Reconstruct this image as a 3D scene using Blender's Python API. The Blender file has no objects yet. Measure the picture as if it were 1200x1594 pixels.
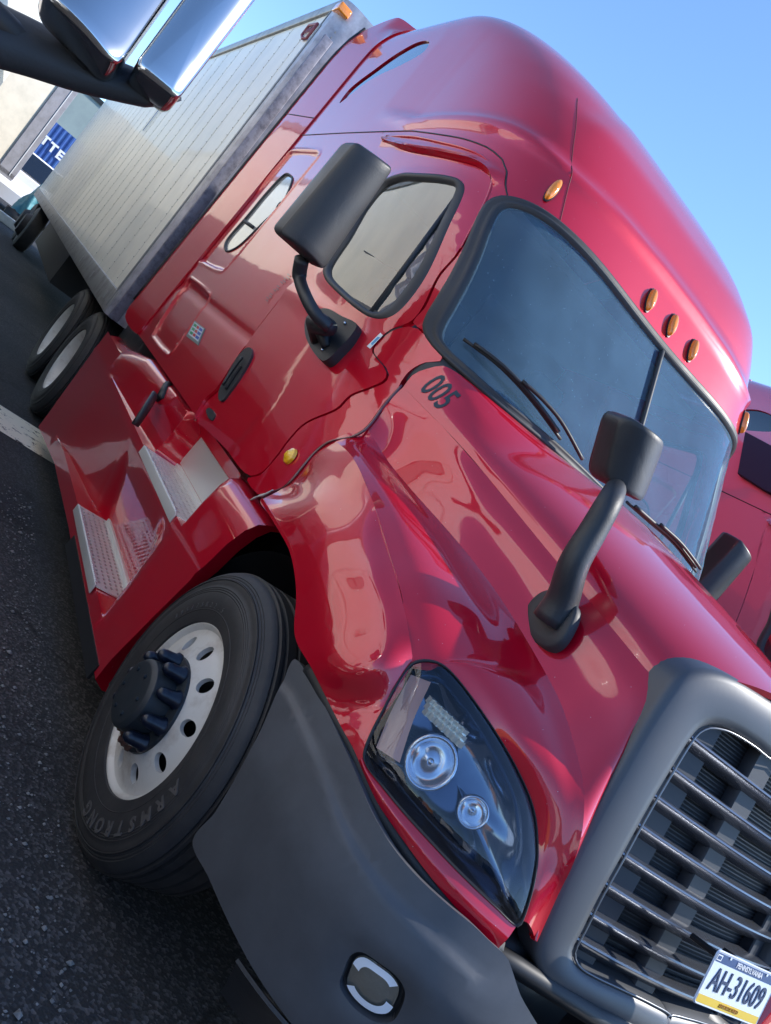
import bpy, bmesh, math, random
import numpy as np
from mathutils import Vector, Matrix
from mathutils.geometry import delaunay_2d_cdt
R_=math.radians
sc=bpy.context.scene
random.seed(4); rng=np.random.default_rng(7)
# ------------------------------------------------------------ camera
CF=1336.6; CC=np.array([2.399,-2.5671,1.6151])
_a,_b,_c=2.5851,0.0574,-0.6783
_Rz=np.array([[math.cos(_a),-math.sin(_a),0],[math.sin(_a),math.cos(_a),0],[0,0,1]])
_Ry=np.array([[math.cos(_b),0,math.sin(_b)],[0,1,0],[-math.sin(_b),0,math.cos(_b)]])
_Rx=np.array([[1,0,0],[0,math.cos(_c),-math.sin(_c)],[0,math.sin(_c),math.cos(_c)]])
CR=_Rz@_Ry@_Rx
cam=bpy.data.cameras.new('camera'); camo=bpy.data.objects.new('camera',cam); sc.collection.objects.link(camo)
m=Matrix.Identity(4)
for i in range(3):
    m[i][0]=-CR[i,1]; m[i][1]=CR[i,2]; m[i][2]=-CR[i,0]; m[i][3]=CC[i]
camo.matrix_world=m
cam.sensor_fit='HORIZONTAL'; cam.sensor_width=36; cam.lens=CF/1200*36; cam.clip_start=0.02; cam.clip_end=3000
sc.camera=camo
# ------------------------------------------------------------ world, sun, exposure
SUN=Vector((0.30,0.735,0.61)).normalized()
w=bpy.data.worlds.new('World'); sc.world=w; w.use_nodes=True
nt=w.node_tree; bg=nt.nodes['Background']; sky=nt.nodes.new('ShaderNodeTexSky'); sky.sky_type='NISHITA'; sky.sun_disc=False
sky.sun_elevation=math.asin(SUN.z); sky.sun_rotation=math.atan2(SUN.x,SUN.y); sky.altitude=900; sky.air_density=1.0; sky.dust_density=0.1; sky.ozone_density=6.0
nt.links.new(sky.outputs[0],bg.inputs[0]); bg.inputs[1].default_value=0.15
sl=bpy.data.lights.new('sun','SUN'); sl.energy=3.0; sl.angle=R_(0.55); sl.color=(1,.955,.88)
so=bpy.data.objects.new('sun',sl); sc.collection.objects.link(so); so.rotation_euler=SUN.to_track_quat('Z','Y').to_euler()
sc.view_settings.view_transform='Standard'; sc.view_settings.look='None'; sc.view_settings.exposure=1.22; sc.view_settings.gamma=1
try: sc.view_settings.use_curve_mapping=False
except Exception: pass
sc.cycles.max_bounces=10; sc.cycles.glossy_bounces=5; sc.cycles.transparent_max_bounces=16
# ------------------------------------------------------------ photo-to-space helpers (survey of points)
def ray(px,py):
    return CR@np.array([CF,-(px-600.0),-(py-797.0)])
def S(px,py,x=None,y=None,z=None):
    d=ray(px,py)
    ax,v=(0,x) if x is not None else (1,y) if y is not None else (2,z)
    return CC+d*((v-CC[ax])/d[ax])
def cr(P,n,closed=False):
    """Catmull-Rom resample of points to n samples."""
    P=np.array(P,float); N=len(P)
    if N==2: 
        t=np.linspace(0,1,n)[:,None]; return P[0]*(1-t)+P[1]*t
    if closed: Q=np.vstack([P[-1],P,P[0],P[1]]); segs=N
    else: Q=np.vstack([2*P[0]-P[1],P,2*P[-1]-P[-2]]); segs=N-1
    L=np.linalg.norm(Q[2:segs+2]-Q[1:segs+1],axis=1)+1e-9
    cum=np.concatenate([[0],np.cumsum(L)]); T=np.linspace(0,cum[-1],n,endpoint=not closed)
    out=[]
    for t in T:
        i=min(np.searchsorted(cum,t,side='right')-1,segs-1); f=(t-cum[i])/L[i]
        p0,p1,p2,p3=Q[i],Q[i+1],Q[i+2],Q[i+3]
        l0=np.linalg.norm(p1-p0)+1e-9; l1=L[i]; l2=np.linalg.norm(p3-p2)+1e-9
        m1=(p2-p0)/(l0+l1)*l1; m2=(p3-p1)/(l1+l2)*l1
        h=f*f; k=h*f
        out.append((2*k-3*h+1)*p1+(k-2*h+f)*m1+(-2*k+3*h)*p2+(k-h)*m2)
    return np.array(out)
def dens(P,step=0.02,closed=False):
    P=np.array(P,float); D=np.linalg.norm(np.diff(np.vstack([P,P[:1]]) if closed else P,axis=0),axis=1).sum()
    return cr(P,max(8,int(D/step)),closed)
# ------------------------------------------------------------ materials
MATS={}
def mat(name,base=(.5,.5,.5),rough=.5,metal=0,coat=0,coatr=.03,spec=.5,noise=None,bump=None,trans=0,emis=None,dust=0,aniso=0,ior=1.5):
    if name in MATS: return MATS[name]
    M=bpy.data.materials.new(name); M.use_nodes=True; n=M.node_tree.nodes; l=M.node_tree.links; b=n['Principled BSDF']
    b.inputs['Base Color'].default_value=(*base,1); b.inputs['Roughness'].default_value=rough; b.inputs['Metallic'].default_value=metal
    b.inputs['Coat Weight'].default_value=coat; b.inputs['Coat Roughness'].default_value=coatr; b.inputs['Specular IOR Level'].default_value=spec
    b.inputs['Transmission Weight'].default_value=trans; b.inputs['IOR'].default_value=ior
    tc=n.new('ShaderNodeTexCoord')
    if emis: b.inputs['Emission Color'].default_value=(*emis[0],1); b.inputs['Emission Strength'].default_value=emis[1]
    if noise:   # (scale, second colour, lo, hi)
        s,c2,lo,hi=noise; nz=n.new('ShaderNodeTexNoise'); nz.inputs['Scale'].default_value=s; nz.inputs['Detail'].default_value=6; nz.inputs['Roughness'].default_value=.65
        l.new(tc.outputs['Object'],nz.inputs['Vector']); rp=n.new('ShaderNodeValToRGB'); rp.color_ramp.elements[0].position=lo; rp.color_ramp.elements[1].position=hi
        rp.color_ramp.elements[0].color=(*base,1); rp.color_ramp.elements[1].color=(*c2,1); l.new(nz.outputs[0],rp.inputs[0]); l.new(rp.outputs[0],b.inputs['Base Color'])
    if bump:    # (scale, strength, distance)
        nb=n.new('ShaderNodeTexNoise'); nb.inputs['Scale'].default_value=bump[0]; nb.inputs['Detail'].default_value=4; l.new(tc.outputs['Object'],nb.inputs['Vector'])
        bp=n.new('ShaderNodeBump'); bp.inputs['Strength'].default_value=bump[1]; bp.inputs['Distance'].default_value=bump[2]; l.new(nb.outputs[0],bp.inputs['Height']); l.new(bp.outputs[0],b.inputs['Normal'])
        if coat and bump[0]<20: l.new(bp.outputs[0],b.inputs['Coat Normal'])
    if dust:
        nd=n.new('ShaderNodeTexNoise'); nd.inputs['Scale'].default_value=3.5; nd.inputs['Detail'].default_value=8; l.new(tc.outputs['Object'],nd.inputs['Vector'])
        mp=n.new('ShaderNodeMapRange'); mp.inputs[1].default_value=.4; mp.inputs[2].default_value=.8; mp.inputs[3].default_value=rough; mp.inputs[4].default_value=min(1,rough+dust); l.new(nd.outputs[0],mp.inputs[0]); l.new(mp.outputs[0],b.inputs['Roughness'])
    MATS[name]=M; return M
def paintmat(name,base,flake=.25,coatn=.0055):
    M=mat(name,base,rough=.32,metal=flake,coat=1,coatr=.035,spec=.12)
    n=M.node_tree.nodes; l=M.node_tree.links; b=n['Principled BSDF']; tc=n['Texture Coordinate']
    # gentle large-scale waviness of the panels and fine orange peel
    g=n.new('ShaderNodeTexNoise'); g.inputs['Scale'].default_value=2.2; g.inputs['Detail'].default_value=1; l.new(tc.outputs['Object'],g.inputs['Vector'])
    g2=n.new('ShaderNodeTexNoise'); g2.inputs['Scale'].default_value=9; g2.inputs['Detail'].default_value=1.5; l.new(tc.outputs['Object'],g2.inputs['Vector'])
    ad=n.new('ShaderNodeMath'); ad.operation='MULTIPLY_ADD'; ad.inputs[1].default_value=.12; l.new(g2.outputs[0],ad.inputs[0]); l.new(g.outputs[0],ad.inputs[2])
    bp=n.new('ShaderNodeBump'); bp.inputs['Strength'].default_value=.6; bp.inputs['Distance'].default_value=coatn; l.new(ad.outputs[0],bp.inputs['Height'])
    l.new(bp.outputs[0],b.inputs['Coat Normal']); l.new(bp.outputs[0],b.inputs['Normal'])
    # sparse dust in the clear coat
    d=n.new('ShaderNodeTexNoise'); d.inputs['Scale'].default_value=6; d.inputs['Detail'].default_value=10; d.inputs['Roughness'].default_value=.7; l.new(tc.outputs['Object'],d.inputs['Vector'])
    mp=n.new('ShaderNodeMapRange'); mp.inputs[1].default_value=.45; mp.inputs[2].default_value=.75; mp.inputs[3].default_value=.02; mp.inputs[4].default_value=.10; l.new(d.outputs[0],mp.inputs[0]); l.new(mp.outputs[0],b.inputs['Coat Roughness'])
    if name=='red_paint':   # fine light dust specks and tiny chips
        sv=n.new('ShaderNodeTexVoronoi'); sv.inputs['Scale'].default_value=42; l.new(tc.outputs['Object'],sv.inputs['Vector'])
        lt=n.new('ShaderNodeMath'); lt.operation='LESS_THAN'; lt.inputs[1].default_value=.045; l.new(sv.outputs['Distance'],lt.inputs[0])
        sc2=n.new('ShaderNodeSeparateColor'); l.new(sv.outputs['Color'],sc2.inputs[0]); gt=n.new('ShaderNodeMath'); gt.operation='GREATER_THAN'; gt.inputs[1].default_value=.78; l.new(sc2.outputs[0],gt.inputs[0])
        mu=n.new('ShaderNodeMath'); mu.operation='MULTIPLY'; l.new(lt.outputs[0],mu.inputs[0]); l.new(gt.outputs[0],mu.inputs[1]); m3=n.new('ShaderNodeMath'); m3.operation='MULTIPLY'; m3.inputs[1].default_value=.7; l.new(mu.outputs[0],m3.inputs[0])
        mc=n.new('ShaderNodeMix'); mc.data_type='RGBA'; mc.inputs[6].default_value=(*base,1); mc.inputs[7].default_value=(.6,.5,.5,1); l.new(m3.outputs[0],mc.inputs[0]); l.new(mc.outputs[2],b.inputs['Base Color'])
    b.inputs['Coat IOR'].default_value=1.72
    return M
RED=paintmat('red_paint',(.54,.0018,.018),.25)
WHITEP=paintmat('white_paint',(.78,.77,.72),0)
BLK=mat('black_plastic',(.022,.024,.028),.42,bump=(160,.25,.002),dust=.2)
BLKM=mat('black_metal',(.012,.013,.015),.5)
RUB=mat('rubber_seal',(.03,.031,.034),.5,bump=(60,.15,.002),dust=.2)
GREYP=mat('grey_bumper_plastic',(.085,.09,.1),.42,noise=(5,(.06,.062,.068),.35,.75),bump=(90,.12,.001),dust=.12)
GRLM=mat('grille_surround_satin',(.085,.09,.10),.42,metal=.35,bump=(60,.08,.001),dust=.1)
SLAT=mat('grille_slat_satin',(.12,.13,.155),.22,metal=.6)
STRUT=mat('grille_strut',(.014,.017,.026),.55)
TYRE=mat('tyre_rubber',(.022,.022,.024),.62,noise=(7,(.04,.038,.037),.4,.7),bump=(40,.2,.004))
TYLET=mat('tyre_lettering',(.085,.08,.078),.6)
RIM=mat('painted_rim',(.62,.6,.56),.38,coat=.3,noise=(7,(.30,.24,.19),.48,.78))
NAVY=mat('navy_nut_cover',(.004,.008,.02),.28)
HUBM=mat('hub_cap_plastic',(.018,.024,.03),.38,bump=(30,.2,.003),dust=.2)
RUST=mat('rusty_nut',(.09,.04,.03),.7,bump=(80,.5,.004))
CHR=mat('chrome',(.55,.55,.54),.12,metal=1,bump=(3,.15,.01))
ALU=mat('step_aluminium',(.74,.74,.71),.42,metal=.6,bump=(50,.15,.001),dust=.2)
ALUD=mat('dull_aluminium',(.46,.46,.50),.5,metal=.55,noise=(6,(.24,.24,.27),.4,.7))
AMB=mat('amber_lens',(.85,.26,.01),.12,coat=1,bump=(70,.6,.004))
AMBY=mat('yellow_lens',(.9,.5,.01),.12,coat=1,bump=(60,.9,.006))
TRW=mat('trailer_white_panel',(.80,.765,.66),.5,coat=.15,noise=(1.2,(.66,.645,.57),.4,.7),bump=(1.5,.12,.01))
TRR=mat('trailer_rail',(.32,.32,.31),.45,metal=.4,noise=(8,(.2,.19,.18),.45,.7))
RIV=mat('rivet_metal',(.25,.25,.24),.5,metal=.3)
BLKIN=mat('black_interior',(.01,.01,.012),.8)
DASH=mat('dash_plastic',(.13,.14,.15),.6)
SEATM=mat('seat_fabric',(.10,.11,.13),.9,bump=(120,.4,.003))
LINER=mat('headliner_fabric',(.26,.27,.27),.9)
REFL=mat('lamp_reflector',(.95,.95,.97),.08,metal=1)
LAMPIN=mat('lamp_inner_dark_chrome',(.15,.18,.23),.10,metal=.95)
SILV=mat('lamp_silver_bezel',(.55,.57,.6),.2,metal=1)
GL=mat('foggy_lens',(.9,.92,.95),.1,coat=1,trans=.6)
DEC=mat('dark_decal',(.012,.03,.045),.5)
FADE=mat('faded_decal',(.2,.03,.045),.5,coat=1)
SCR=mat('scraped_primer',(.5,.5,.47),.7,bump=(60,.8,.006))
PLW=mat('plate_white',(.62,.66,.74),.35,coat=.5)
PLB=mat('plate_blue',(.02,.05,.17),.35)
PLY=mat('plate_yellow',(.75,.5,.03),.35)
WHT=mat('white_print',(.8,.8,.8),.4)
STG=mat('sticker_green',(.02,.3,.12),.4); STR=mat('sticker_red',(.5,.03,.03),.4); STB=mat('sticker_blue',(.03,.09,.4),.4); STBL=mat('sticker_light_blue',(.1,.35,.6),.4)
STGY=mat('sticker_grey',(.16,.2,.18),.4)
def glassmat(name,tint,refl=1.0,rough=.0,film=None,ior=1.55):
    M=bpy.data.materials.new(name); M.use_nodes=True; n=M.node_tree.nodes; l=M.node_tree.links; n.remove(n['Principled BSDF']); out=n['Material Output']
    tr=n.new('ShaderNodeBsdfTransparent'); tr.inputs[0].default_value=(*tint,1); gl=n.new('ShaderNodeBsdfGlossy'); gl.inputs['Roughness'].default_value=rough; gl.inputs[0].default_value=(refl,refl,refl,1)
    fr=n.new('ShaderNodeFresnel'); ge=n.new('ShaderNodeNewGeometry'); mr=n.new('ShaderNodeMapRange'); mr.inputs[3].default_value=ior; mr.inputs[4].default_value=1/ior; l.new(ge.outputs['Backfacing'],mr.inputs[0]); l.new(mr.outputs[0],fr.inputs[0]); mx=n.new('ShaderNodeMixShader'); l.new(fr.outputs[0],mx.inputs[0]); l.new(tr.outputs[0],mx.inputs[1]); l.new(gl.outputs[0],mx.inputs[2]); last=mx
    if film:   # dust film that carries the sky's blue reflection in its colour: diffuse amount, colour
        tc=n.new('ShaderNodeTexCoord'); nz=n.new('ShaderNodeTexNoise'); nz.inputs['Scale'].default_value=4; nz.inputs['Detail'].default_value=8; l.new(tc.outputs['Object'],nz.inputs['Vector'])
        mp=n.new('ShaderNodeMapRange'); mp.inputs[1].default_value=.35; mp.inputs[2].default_value=.8; mp.inputs[3].default_value=film[0]; mp.inputs[4].default_value=film[0]*1.7; l.new(nz.outputs[0],mp.inputs[0])
        vo=n.new('ShaderNodeTexVoronoi'); vo.inputs['Scale'].default_value=38; l.new(tc.outputs['Object'],vo.inputs['Vector'])
        lt=n.new('ShaderNodeMath'); lt.operation='LESS_THAN'; lt.inputs[1].default_value=.07; l.new(vo.outputs['Distance'],lt.inputs[0])
        mu=n.new('ShaderNodeMath'); mu.operation='MULTIPLY_ADD'; mu.inputs[1].default_value=.3; l.new(lt.outputs[0],mu.inputs[0]); l.new(mp.outputs[0],mu.inputs[2])
        df=n.new('ShaderNodeBsdfDiffuse'); df.inputs[0].default_value=(*film[1],1); m2=n.new('ShaderNodeMixShader'); l.new(mu.outputs[0],m2.inputs[0]); l.new(mx.outputs[0],m2.inputs[1]); l.new(df.outputs[0],m2.inputs[2]); last=m2
    l.new(last.outputs[0],out.inputs[0]); MATS[name]=M; return M
WGL=glassmat('windshield_glass',(.74,.90,.92),1.0,film=(.14,(.24,.44,.62)))
DGL=glassmat('door_glass',(.5,.58,.58),1.0,ior=2.5)
HGL=glassmat('headlight_lens',(.85,.88,.92),1.0)
DARKGL=mat('dark_window_glass',(.006,.008,.012),.05,coat=1)
# ------------------------------------------------------------ object helpers
COL=sc.collection
def tag(o,label=None,cat=None,group=None,kind=None):
    for k,v in (('label',label),('category',cat),('group',group),('kind',kind)):
        if v: o[k]=v
    return o
def thing(name,loc,label,cat,group=None):
    o=bpy.data.objects.new(name,None); o.empty_display_size=.2; o.location=loc; COL.objects.link(o); return tag(o,label,cat,group)
def mk(name,V,F,M,parent=None,smooth=True,mats=None,midx=None):
    me=bpy.data.meshes.new(name); me.from_pydata([tuple(map(float,v)) for v in V],[],[tuple(int(i) for i in f) for f in F]); me.update()
    for mm in (mats or [M]): me.materials.append(mm)
    if midx is not None:
        for p,i in zip(me.polygons,midx): p.material_index=i
    if smooth: me.polygons.foreach_set('use_smooth',[True]*len(me.polygons))
    o=bpy.data.objects.new(name,me); COL.objects.link(o)
    if parent is not None:
        o.parent=parent
    return o
class MB:
    def __init__(s): s.V=[]; s.F=[]; s.M=[]
    def add(s,V,F,mi=0):
        b=len(s.V); s.V+= [tuple(v) for v in V]; s.F+=[tuple(i+b for i in f) for f in F]; s.M+=[mi]*len(F)
    def box(s,lo,hi,mi=0,bev=0):
        x0,y0,z0=lo; x1,y1,z1=hi
        if bev<=0:
            V=[(x0,y0,z0),(x1,y0,z0),(x1,y1,z0),(x0,y1,z0),(x0,y0,z1),(x1,y0,z1),(x1,y1,z1),(x0,y1,z1)]
            s.add(V,[(0,3,2,1),(4,5,6,7),(0,1,5,4),(1,2,6,5),(2,3,7,6),(3,0,4,7)],mi)
        else:
            bm=bmesh.new(); r=bmesh.ops.create_cube(bm,size=1)
            for v in bm.verts: v.co=Vector(((x0+x1)/2+v.co.x*(x1-x0),(y0+y1)/2+v.co.y*(y1-y0),(z0+z1)/2+v.co.z*(z1-z0)))
            bmesh.ops.bevel(bm,geom=list(bm.edges)+list(bm.verts),offset=bev,segments=3,affect='EDGES',profile=.5)
            s.bm(bm,mi)
    def bm(s,bm,mi=0):
        bm.verts.ensure_lookup_table(); 
        for i,v in enumerate(bm.verts): v.index=i
        s.add([tuple(v.co) for v in bm.verts],[tuple(v.index for v in f.verts) for f in bm.faces],mi); bm.free()
    def tube(s,P,r,n=10,mi=0,caps=True,closed=False,flat=1.0,up=None):
        P=[Vector(p) for p in P]; N=len(P); rr=r if hasattr(r,'__len__') else [r]*N; V=[];F=[]
        pn=Vector(up) if up is not None else None
        for i,p in enumerate(P):
            if closed: t=P[(i+1)%N]-P[i-1]
            else: t=P[min(i+1,N-1)]-P[max(i-1,0)]
            t.normalize()
            if pn is None: pn=t.orthogonal()
            pn=(pn-t*pn.dot(t)); pn=pn.normalized() if pn.length>1e-6 else t.orthogonal().normalized()
            b=t.cross(pn)
            for k in range(n):
                a=2*math.pi*k/n; V.append(p+pn*math.cos(a)*rr[i]*flat+b*math.sin(a)*rr[i])
        for i in range(N if closed else N-1):
            j=(i+1)%N
            for k in range(n): F.append((i*n+k,i*n+(k+1)%n,j*n+(k+1)%n,j*n+k))
        if caps and not closed: F.append(tuple(reversed(range(n)))); F.append(tuple((N-1)*n+k for k in range(n)))
        s.add(V,F,mi)
    def lathe(s,prof,c,axis='y',n=48,mi=0,sgn=1,closed=False):
        """prof: list of (r, h) ; h along +axis*sgn from c"""
        V=[];F=[];L=len(prof)
        for k in range(n):
            a=2*math.pi*k/n
            for r,h in prof:
                if axis=='y': V.append((c[0]+r*math.cos(a),c[1]+sgn*h,c[2]+r*math.sin(a)))
                elif axis=='x': V.append((c[0]+sgn*h,c[1]+r*math.cos(a),c[2]+r*math.sin(a)))
                else: V.append((c[0]+r*math.cos(a),c[1]+r*math.sin(a),c[2]+sgn*h))
        for k in range(n):
            j=(k+1)%n
            for i in range(L-1): F.append((k*L+i,k*L+i+1,j*L+i+1,j*L+i))
        s.add(V,F,mi)
    def loops(s,Ls,mi=0,capend=False,capstart=False):
        n=len(Ls[0]); V=[p for L in Ls for p in L]; F=[]
        for i in range(len(Ls)-1):
            for k in range(n): F.append((i*n+k,i*n+(k+1)%n,(i+1)*n+(k+1)%n,(i+1)*n+k))
        if capend: F.append(tuple((len(Ls)-1)*n+k for k in range(n)))
        if capstart: F.append(tuple(reversed(range(n))))
        s.add(V,F,mi)
    def grid(s,G,mi=0):
        G=np.array(G); a,b=G.shape[:2]; F=[(i*b+j,i*b+j+1,(i+1)*b+j+1,(i+1)*b+j) for i in range(a-1) for j in range(b-1)]
        s.add(G.reshape(-1,3),F,mi)
    def build(s,name,M,parent=None,smooth=True,auto=None):
        mats=M if isinstance(M,list) else [M]
        o=mk(name,s.V,s.F,None,parent,smooth,mats=mats,midx=s.M)
        if auto is not None: sharpen(o,auto)
        return o
def sharpen(o,deg=35):
    me=o.data; bm=bmesh.new(); bm.from_mesh(me); bmesh.ops.remove_doubles(bm,verts=bm.verts,dist=1e-5); bmesh.ops.recalc_face_normals(bm,faces=bm.faces)
    for e in bm.edges:
        if len(e.link_faces)==2 and e.calc_face_angle(0)>R_(deg): e.smooth=False
    bm.to_mesh(me); bm.free()
def smoothgrid(rows,nu,nv):
    """rows: list of rows of control points -> dense grid"""
    A=[cr(r,nv) for r in rows]; A=np.array(A)
    out=np.stack([cr(A[:,j],nu) for j in range(nv)],1); return out
def orient(o,ref=(.2,0,.9)):
    me=o.data; ref=Vector(ref); k=sum((p.center-ref).dot(p.normal)*p.area for p in me.polygons)
    if k<0: me.flip_normals()
    return o
def thick(o,t,off=-1):
    """give an open sheet a back face and a separate folded rim"""
    me=o.data; V=[v.co.copy() for v in me.vertices]; N=[v.normal.copy() for v in me.vertices]; F=[tuple(p.vertices) for p in me.polygons]; n=len(V); M=list(me.materials)
    cnt={}
    for f in F:
        for i in range(len(f)):
            e=(f[i],f[(i+1)%len(f)]); cnt[tuple(sorted(e))]=cnt.get(tuple(sorted(e)),[])+[e]
    B=[v-nn*t for v,nn in zip(V,N)]; VV=V+B; FF=F+[tuple(i+n for i in reversed(f)) for f in F]
    for k,es in cnt.items():
        if len(es)==1:
            a_,b_=es[0]; q=len(VV); VV+=[V[a_],V[b_],B[b_],B[a_]]; FF.append((q+1,q,q+3,q+2))
    nm=bpy.data.meshes.new(me.name); nm.from_pydata([tuple(v) for v in VV],[],FF); nm.update()
    for m_ in M: nm.materials.append(m_)
    nm.polygons.foreach_set('use_smooth',[True]*len(FF)); o.data=nm; return o
def mirrored(o,parent=None,name=None):
    """copy of a part on the other side of the truck's centre plane"""
    me=o.data.copy(); me.transform(Matrix.Scale(-1,4,(0,1,0))); me.flip_normals()
    c=o.copy(); c.data=me; c.parent=parent if parent is not None else o.parent; COL.objects.link(c)
    return c
def inpoly(P,poly):
    P=np.asarray(P); poly=np.asarray(poly); x,y=P[:,0],P[:,1]; ins=np.zeros(len(P),bool); j=len(poly)-1
    for i in range(len(poly)):
        xi,yi=poly[i]; xj,yj=poly[j]
        c=((yi>y)!=(yj>y)); 
        with np.errstate(divide='ignore',invalid='ignore'): xx=(xj-xi)*(y-yi)/(yj-yi)+xi
        ins^=c&(x<xx); j=i
    return ins
def pdist(P,poly,closed=True):
    P=np.asarray(P); A=np.asarray(poly); B=np.roll(A,-1,0) if closed else A[1:]; 
    if not closed: A=A[:-1]
    best=np.full(len(P),1e9)
    for a,b in zip(A,B):
        d=b-a; t=np.clip(((P-a)@d)/(d@d+1e-12),0,1); q=a+t[:,None]*d; best=np.minimum(best,np.linalg.norm(P-q,axis=1))
    return best
def panel(name,outline,holes,surf,M,parent,step=.03,rim=.022,ext=0.0,inward=None,extra=None):
    """sheet-metal panel: parameter-space outline with holes, meshed and pressed onto surf(uv array)->(N,3); edges are folded inwards"""
    outline=np.asarray(outline); holes=[np.asarray(h) for h in holes]
    lo=outline.min(0); hi=outline.max(0); gx,gy=np.meshgrid(np.arange(lo[0],hi[0],step),np.arange(lo[1],hi[1],step)); gy=gy+0; gx=gx+(np.arange(gx.shape[0])%2)[:,None]*step*.5
    G=np.stack([gx.ravel(),gy.ravel()],1); ok=inpoly(G,outline)&(pdist(G,outline)>step*.45)
    for h in holes: ok&=~inpoly(G,h)&(pdist(G,h)>step*.45)
    G=G[ok]; pts=[outline]+holes+([np.asarray(extra)] if extra is not None else [])+[G]
    V=[];E=[]
    for L in [outline]+holes:
        b=len(V); n=len(L); V+=[Vector((float(p[0]),float(p[1]))) for p in L]; E+=[(b+i,b+(i+1)%n) for i in range(n)]
    if extra is not None: V+=[Vector((float(p[0]),float(p[1]))) for p in extra]
    V+=[Vector((float(p[0]),float(p[1]))) for p in G]
    v,e,f,_,_,_=delaunay_2d_cdt(V,E,[],0,1e-7)
    v=np.array([(p.x,p.y) for p in v]); f=np.array([t for t in f if len(t)==3])
    cen=v[f].mean(1); ok=inpoly(cen,outline)
    for h in holes: ok&=~inpoly(cen,h)
    f=f[ok]; P=surf(v)
    def nrm(uv,e=.004):
        a=surf(uv+np.array([e,0]))-surf(uv-np.array([e,0])); b=surf(uv+np.array([0,e]))-surf(uv-np.array([0,e])); n=np.cross(a,b); n/=np.linalg.norm(n,axis=1)[:,None]+1e-12; return n
    # orientation
    n0=nrm(v[f[:1]].mean(1)); t=P[f[0]]; fn=np.cross(t[1]-t[0],t[2]-t[0]); 
    out=1.0
    if inward is not None:
        c=P.mean(0) if len(P)<2 else surf(v[f].mean(1)[:1])[0]
        out=1.0 if (n0[0]@(c-np.array(inward)))>0 else -1.0
    if (fn@n0[0])*out<0: f=f[:,::-1]
    b=MB(); b.add(P,[tuple(t) for t in f])
    if rim:
        for L in [outline]+holes:
            A=surf(L); N=nrm(L)*out; Bp=A-N*rim*.25; Cp=A-N*rim; n=len(L); b.add(np.vstack([A,Cp]),[(i,(i+1)%n,n+(i+1)%n,n+i) for i in range(n)])
    o=b.build(name,M,parent); return o
def offset_loop(L,d):
    L=np.asarray(L); T=np.roll(L,-1,0)-np.roll(L,1,0); T/=np.linalg.norm(T,axis=1)[:,None]; N=np.stack([-T[:,1],T[:,0]],1)
    area=0.5*np.sum(L[:,0]*np.roll(L[:,1],-1)-np.roll(L[:,0],-1)*L[:,1]); 
    if area<0: N=-N
    return L+N*d      # positive d shrinks the loop
def seal(name,loop,surf,M,parent,width,prof,inward):
    """rubber strip round an opening: prof=[(inset 0..1, height)]"""
    b=MB(); Ls=[]
    c=np.array(inward)
    for s_,h in prof:
        uv=offset_loop(loop,s_*width); e=.004
        a=surf(uv+np.array([e,0]))-surf(uv-np.array([e,0])); q=surf(uv+np.array([0,e]))-surf(uv-np.array([0,e])); n=np.cross(a,q); n/=np.linalg.norm(n,axis=1)[:,None]+1e-12
        P=surf(uv); sg=np.sign(np.einsum('ij,ij->i',n,P-c))[:,None]; Ls.append(P+n*sg*h)
    b.loops(Ls); return b.build(name,M,parent)
def text_mesh(txt,size=1.0,bold=0.0,spacing=1.0,extrude=0.0):
    cu=bpy.data.curves.new('t','FONT'); cu.body=txt; cu.size=size; cu.align_x='CENTER'; cu.align_y='CENTER'; cu.offset=bold; cu.space_character=spacing; cu.extrude=extrude; cu.resolution_u=3
    o=bpy.data.objects.new('t',cu); COL.objects.link(o); dg=bpy.context.evaluated_depsgraph_get(); dg.update(); me=bpy.data.meshes.new_from_object(o.evaluated_get(dg))
    V=np.array([tuple(v.co) for v in me.vertices]).reshape(-1,3); F=[tuple(p.vertices) for p in me.polygons]
    bpy.data.objects.remove(o); bpy.data.curves.remove(cu); bpy.data.meshes.remove(me); return V,F
def text_on(b,txt,size,org,ux,uy,bold=0,lift=.002,mi=0,spacing=1.0,sx=1.0,extrude=.0008):
    V,F=text_mesh(txt,size,bold,spacing,extrude); ux=np.array(ux,float); uy=np.array(uy,float); ux/=np.linalg.norm(ux); uy-=ux*(uy@ux); uy/=np.linalg.norm(uy); n=np.cross(ux,uy)
    P=np.array(org)+V[:,:1]*sx*ux+V[:,1:2]*uy+(V[:,2:3]+lift)*n; b.add(P,F,mi)
INC=(-2.6,0,2.0)
# ------------------------------------------------------------ the cab's outer form (plan superellipse that shrinks with height)
_v=np.linspace(1.0,4.9,800)
def tab(k,sm=.05):
    k=np.array(k,float); y=np.interp(_v,k[:,0],k[:,1]); w_=int(sm/(_v[1]-_v[0])); ker=np.hanning(2*w_+3); ker/=ker.sum(); yp=np.pad(y,len(ker)//2,mode='edge')
    return np.convolve(yp,ker,'valid')
Zt=tab([(1,1),(3.6,3.6),(3.8,3.77),(3.9,3.845),(4.0,3.905),(4.1,3.95),(4.2,3.985),(4.35,4.02),(4.5,4.035),(4.9,4.045)],.08)
Wt=tab([(1,1.195),(3.07,1.14),(3.6,1.125),(3.8,1.11),(3.9,1.09),(4.0,1.055),(4.1,1.0),(4.2,.92),(4.3,.82),(4.5,.58),(4.9,.05)],.08)
Nt=tab([(1,.45),(1.4,.28),(1.7,-.08),(1.9,-.27),(2.09,-.335),(2.76,-.735),(2.9,-.81),(3.07,-.90),(3.2,-.97),(3.35,-1.09),(3.5,-1.27),(3.65,-1.5),(3.8,-1.77),(3.9,-1.96),(4.0,-2.17),(4.1,-2.37),(4.2,-2.55),(4.35,-2.75),(4.5,-2.88),(4.9,-2.95)],.07)
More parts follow.
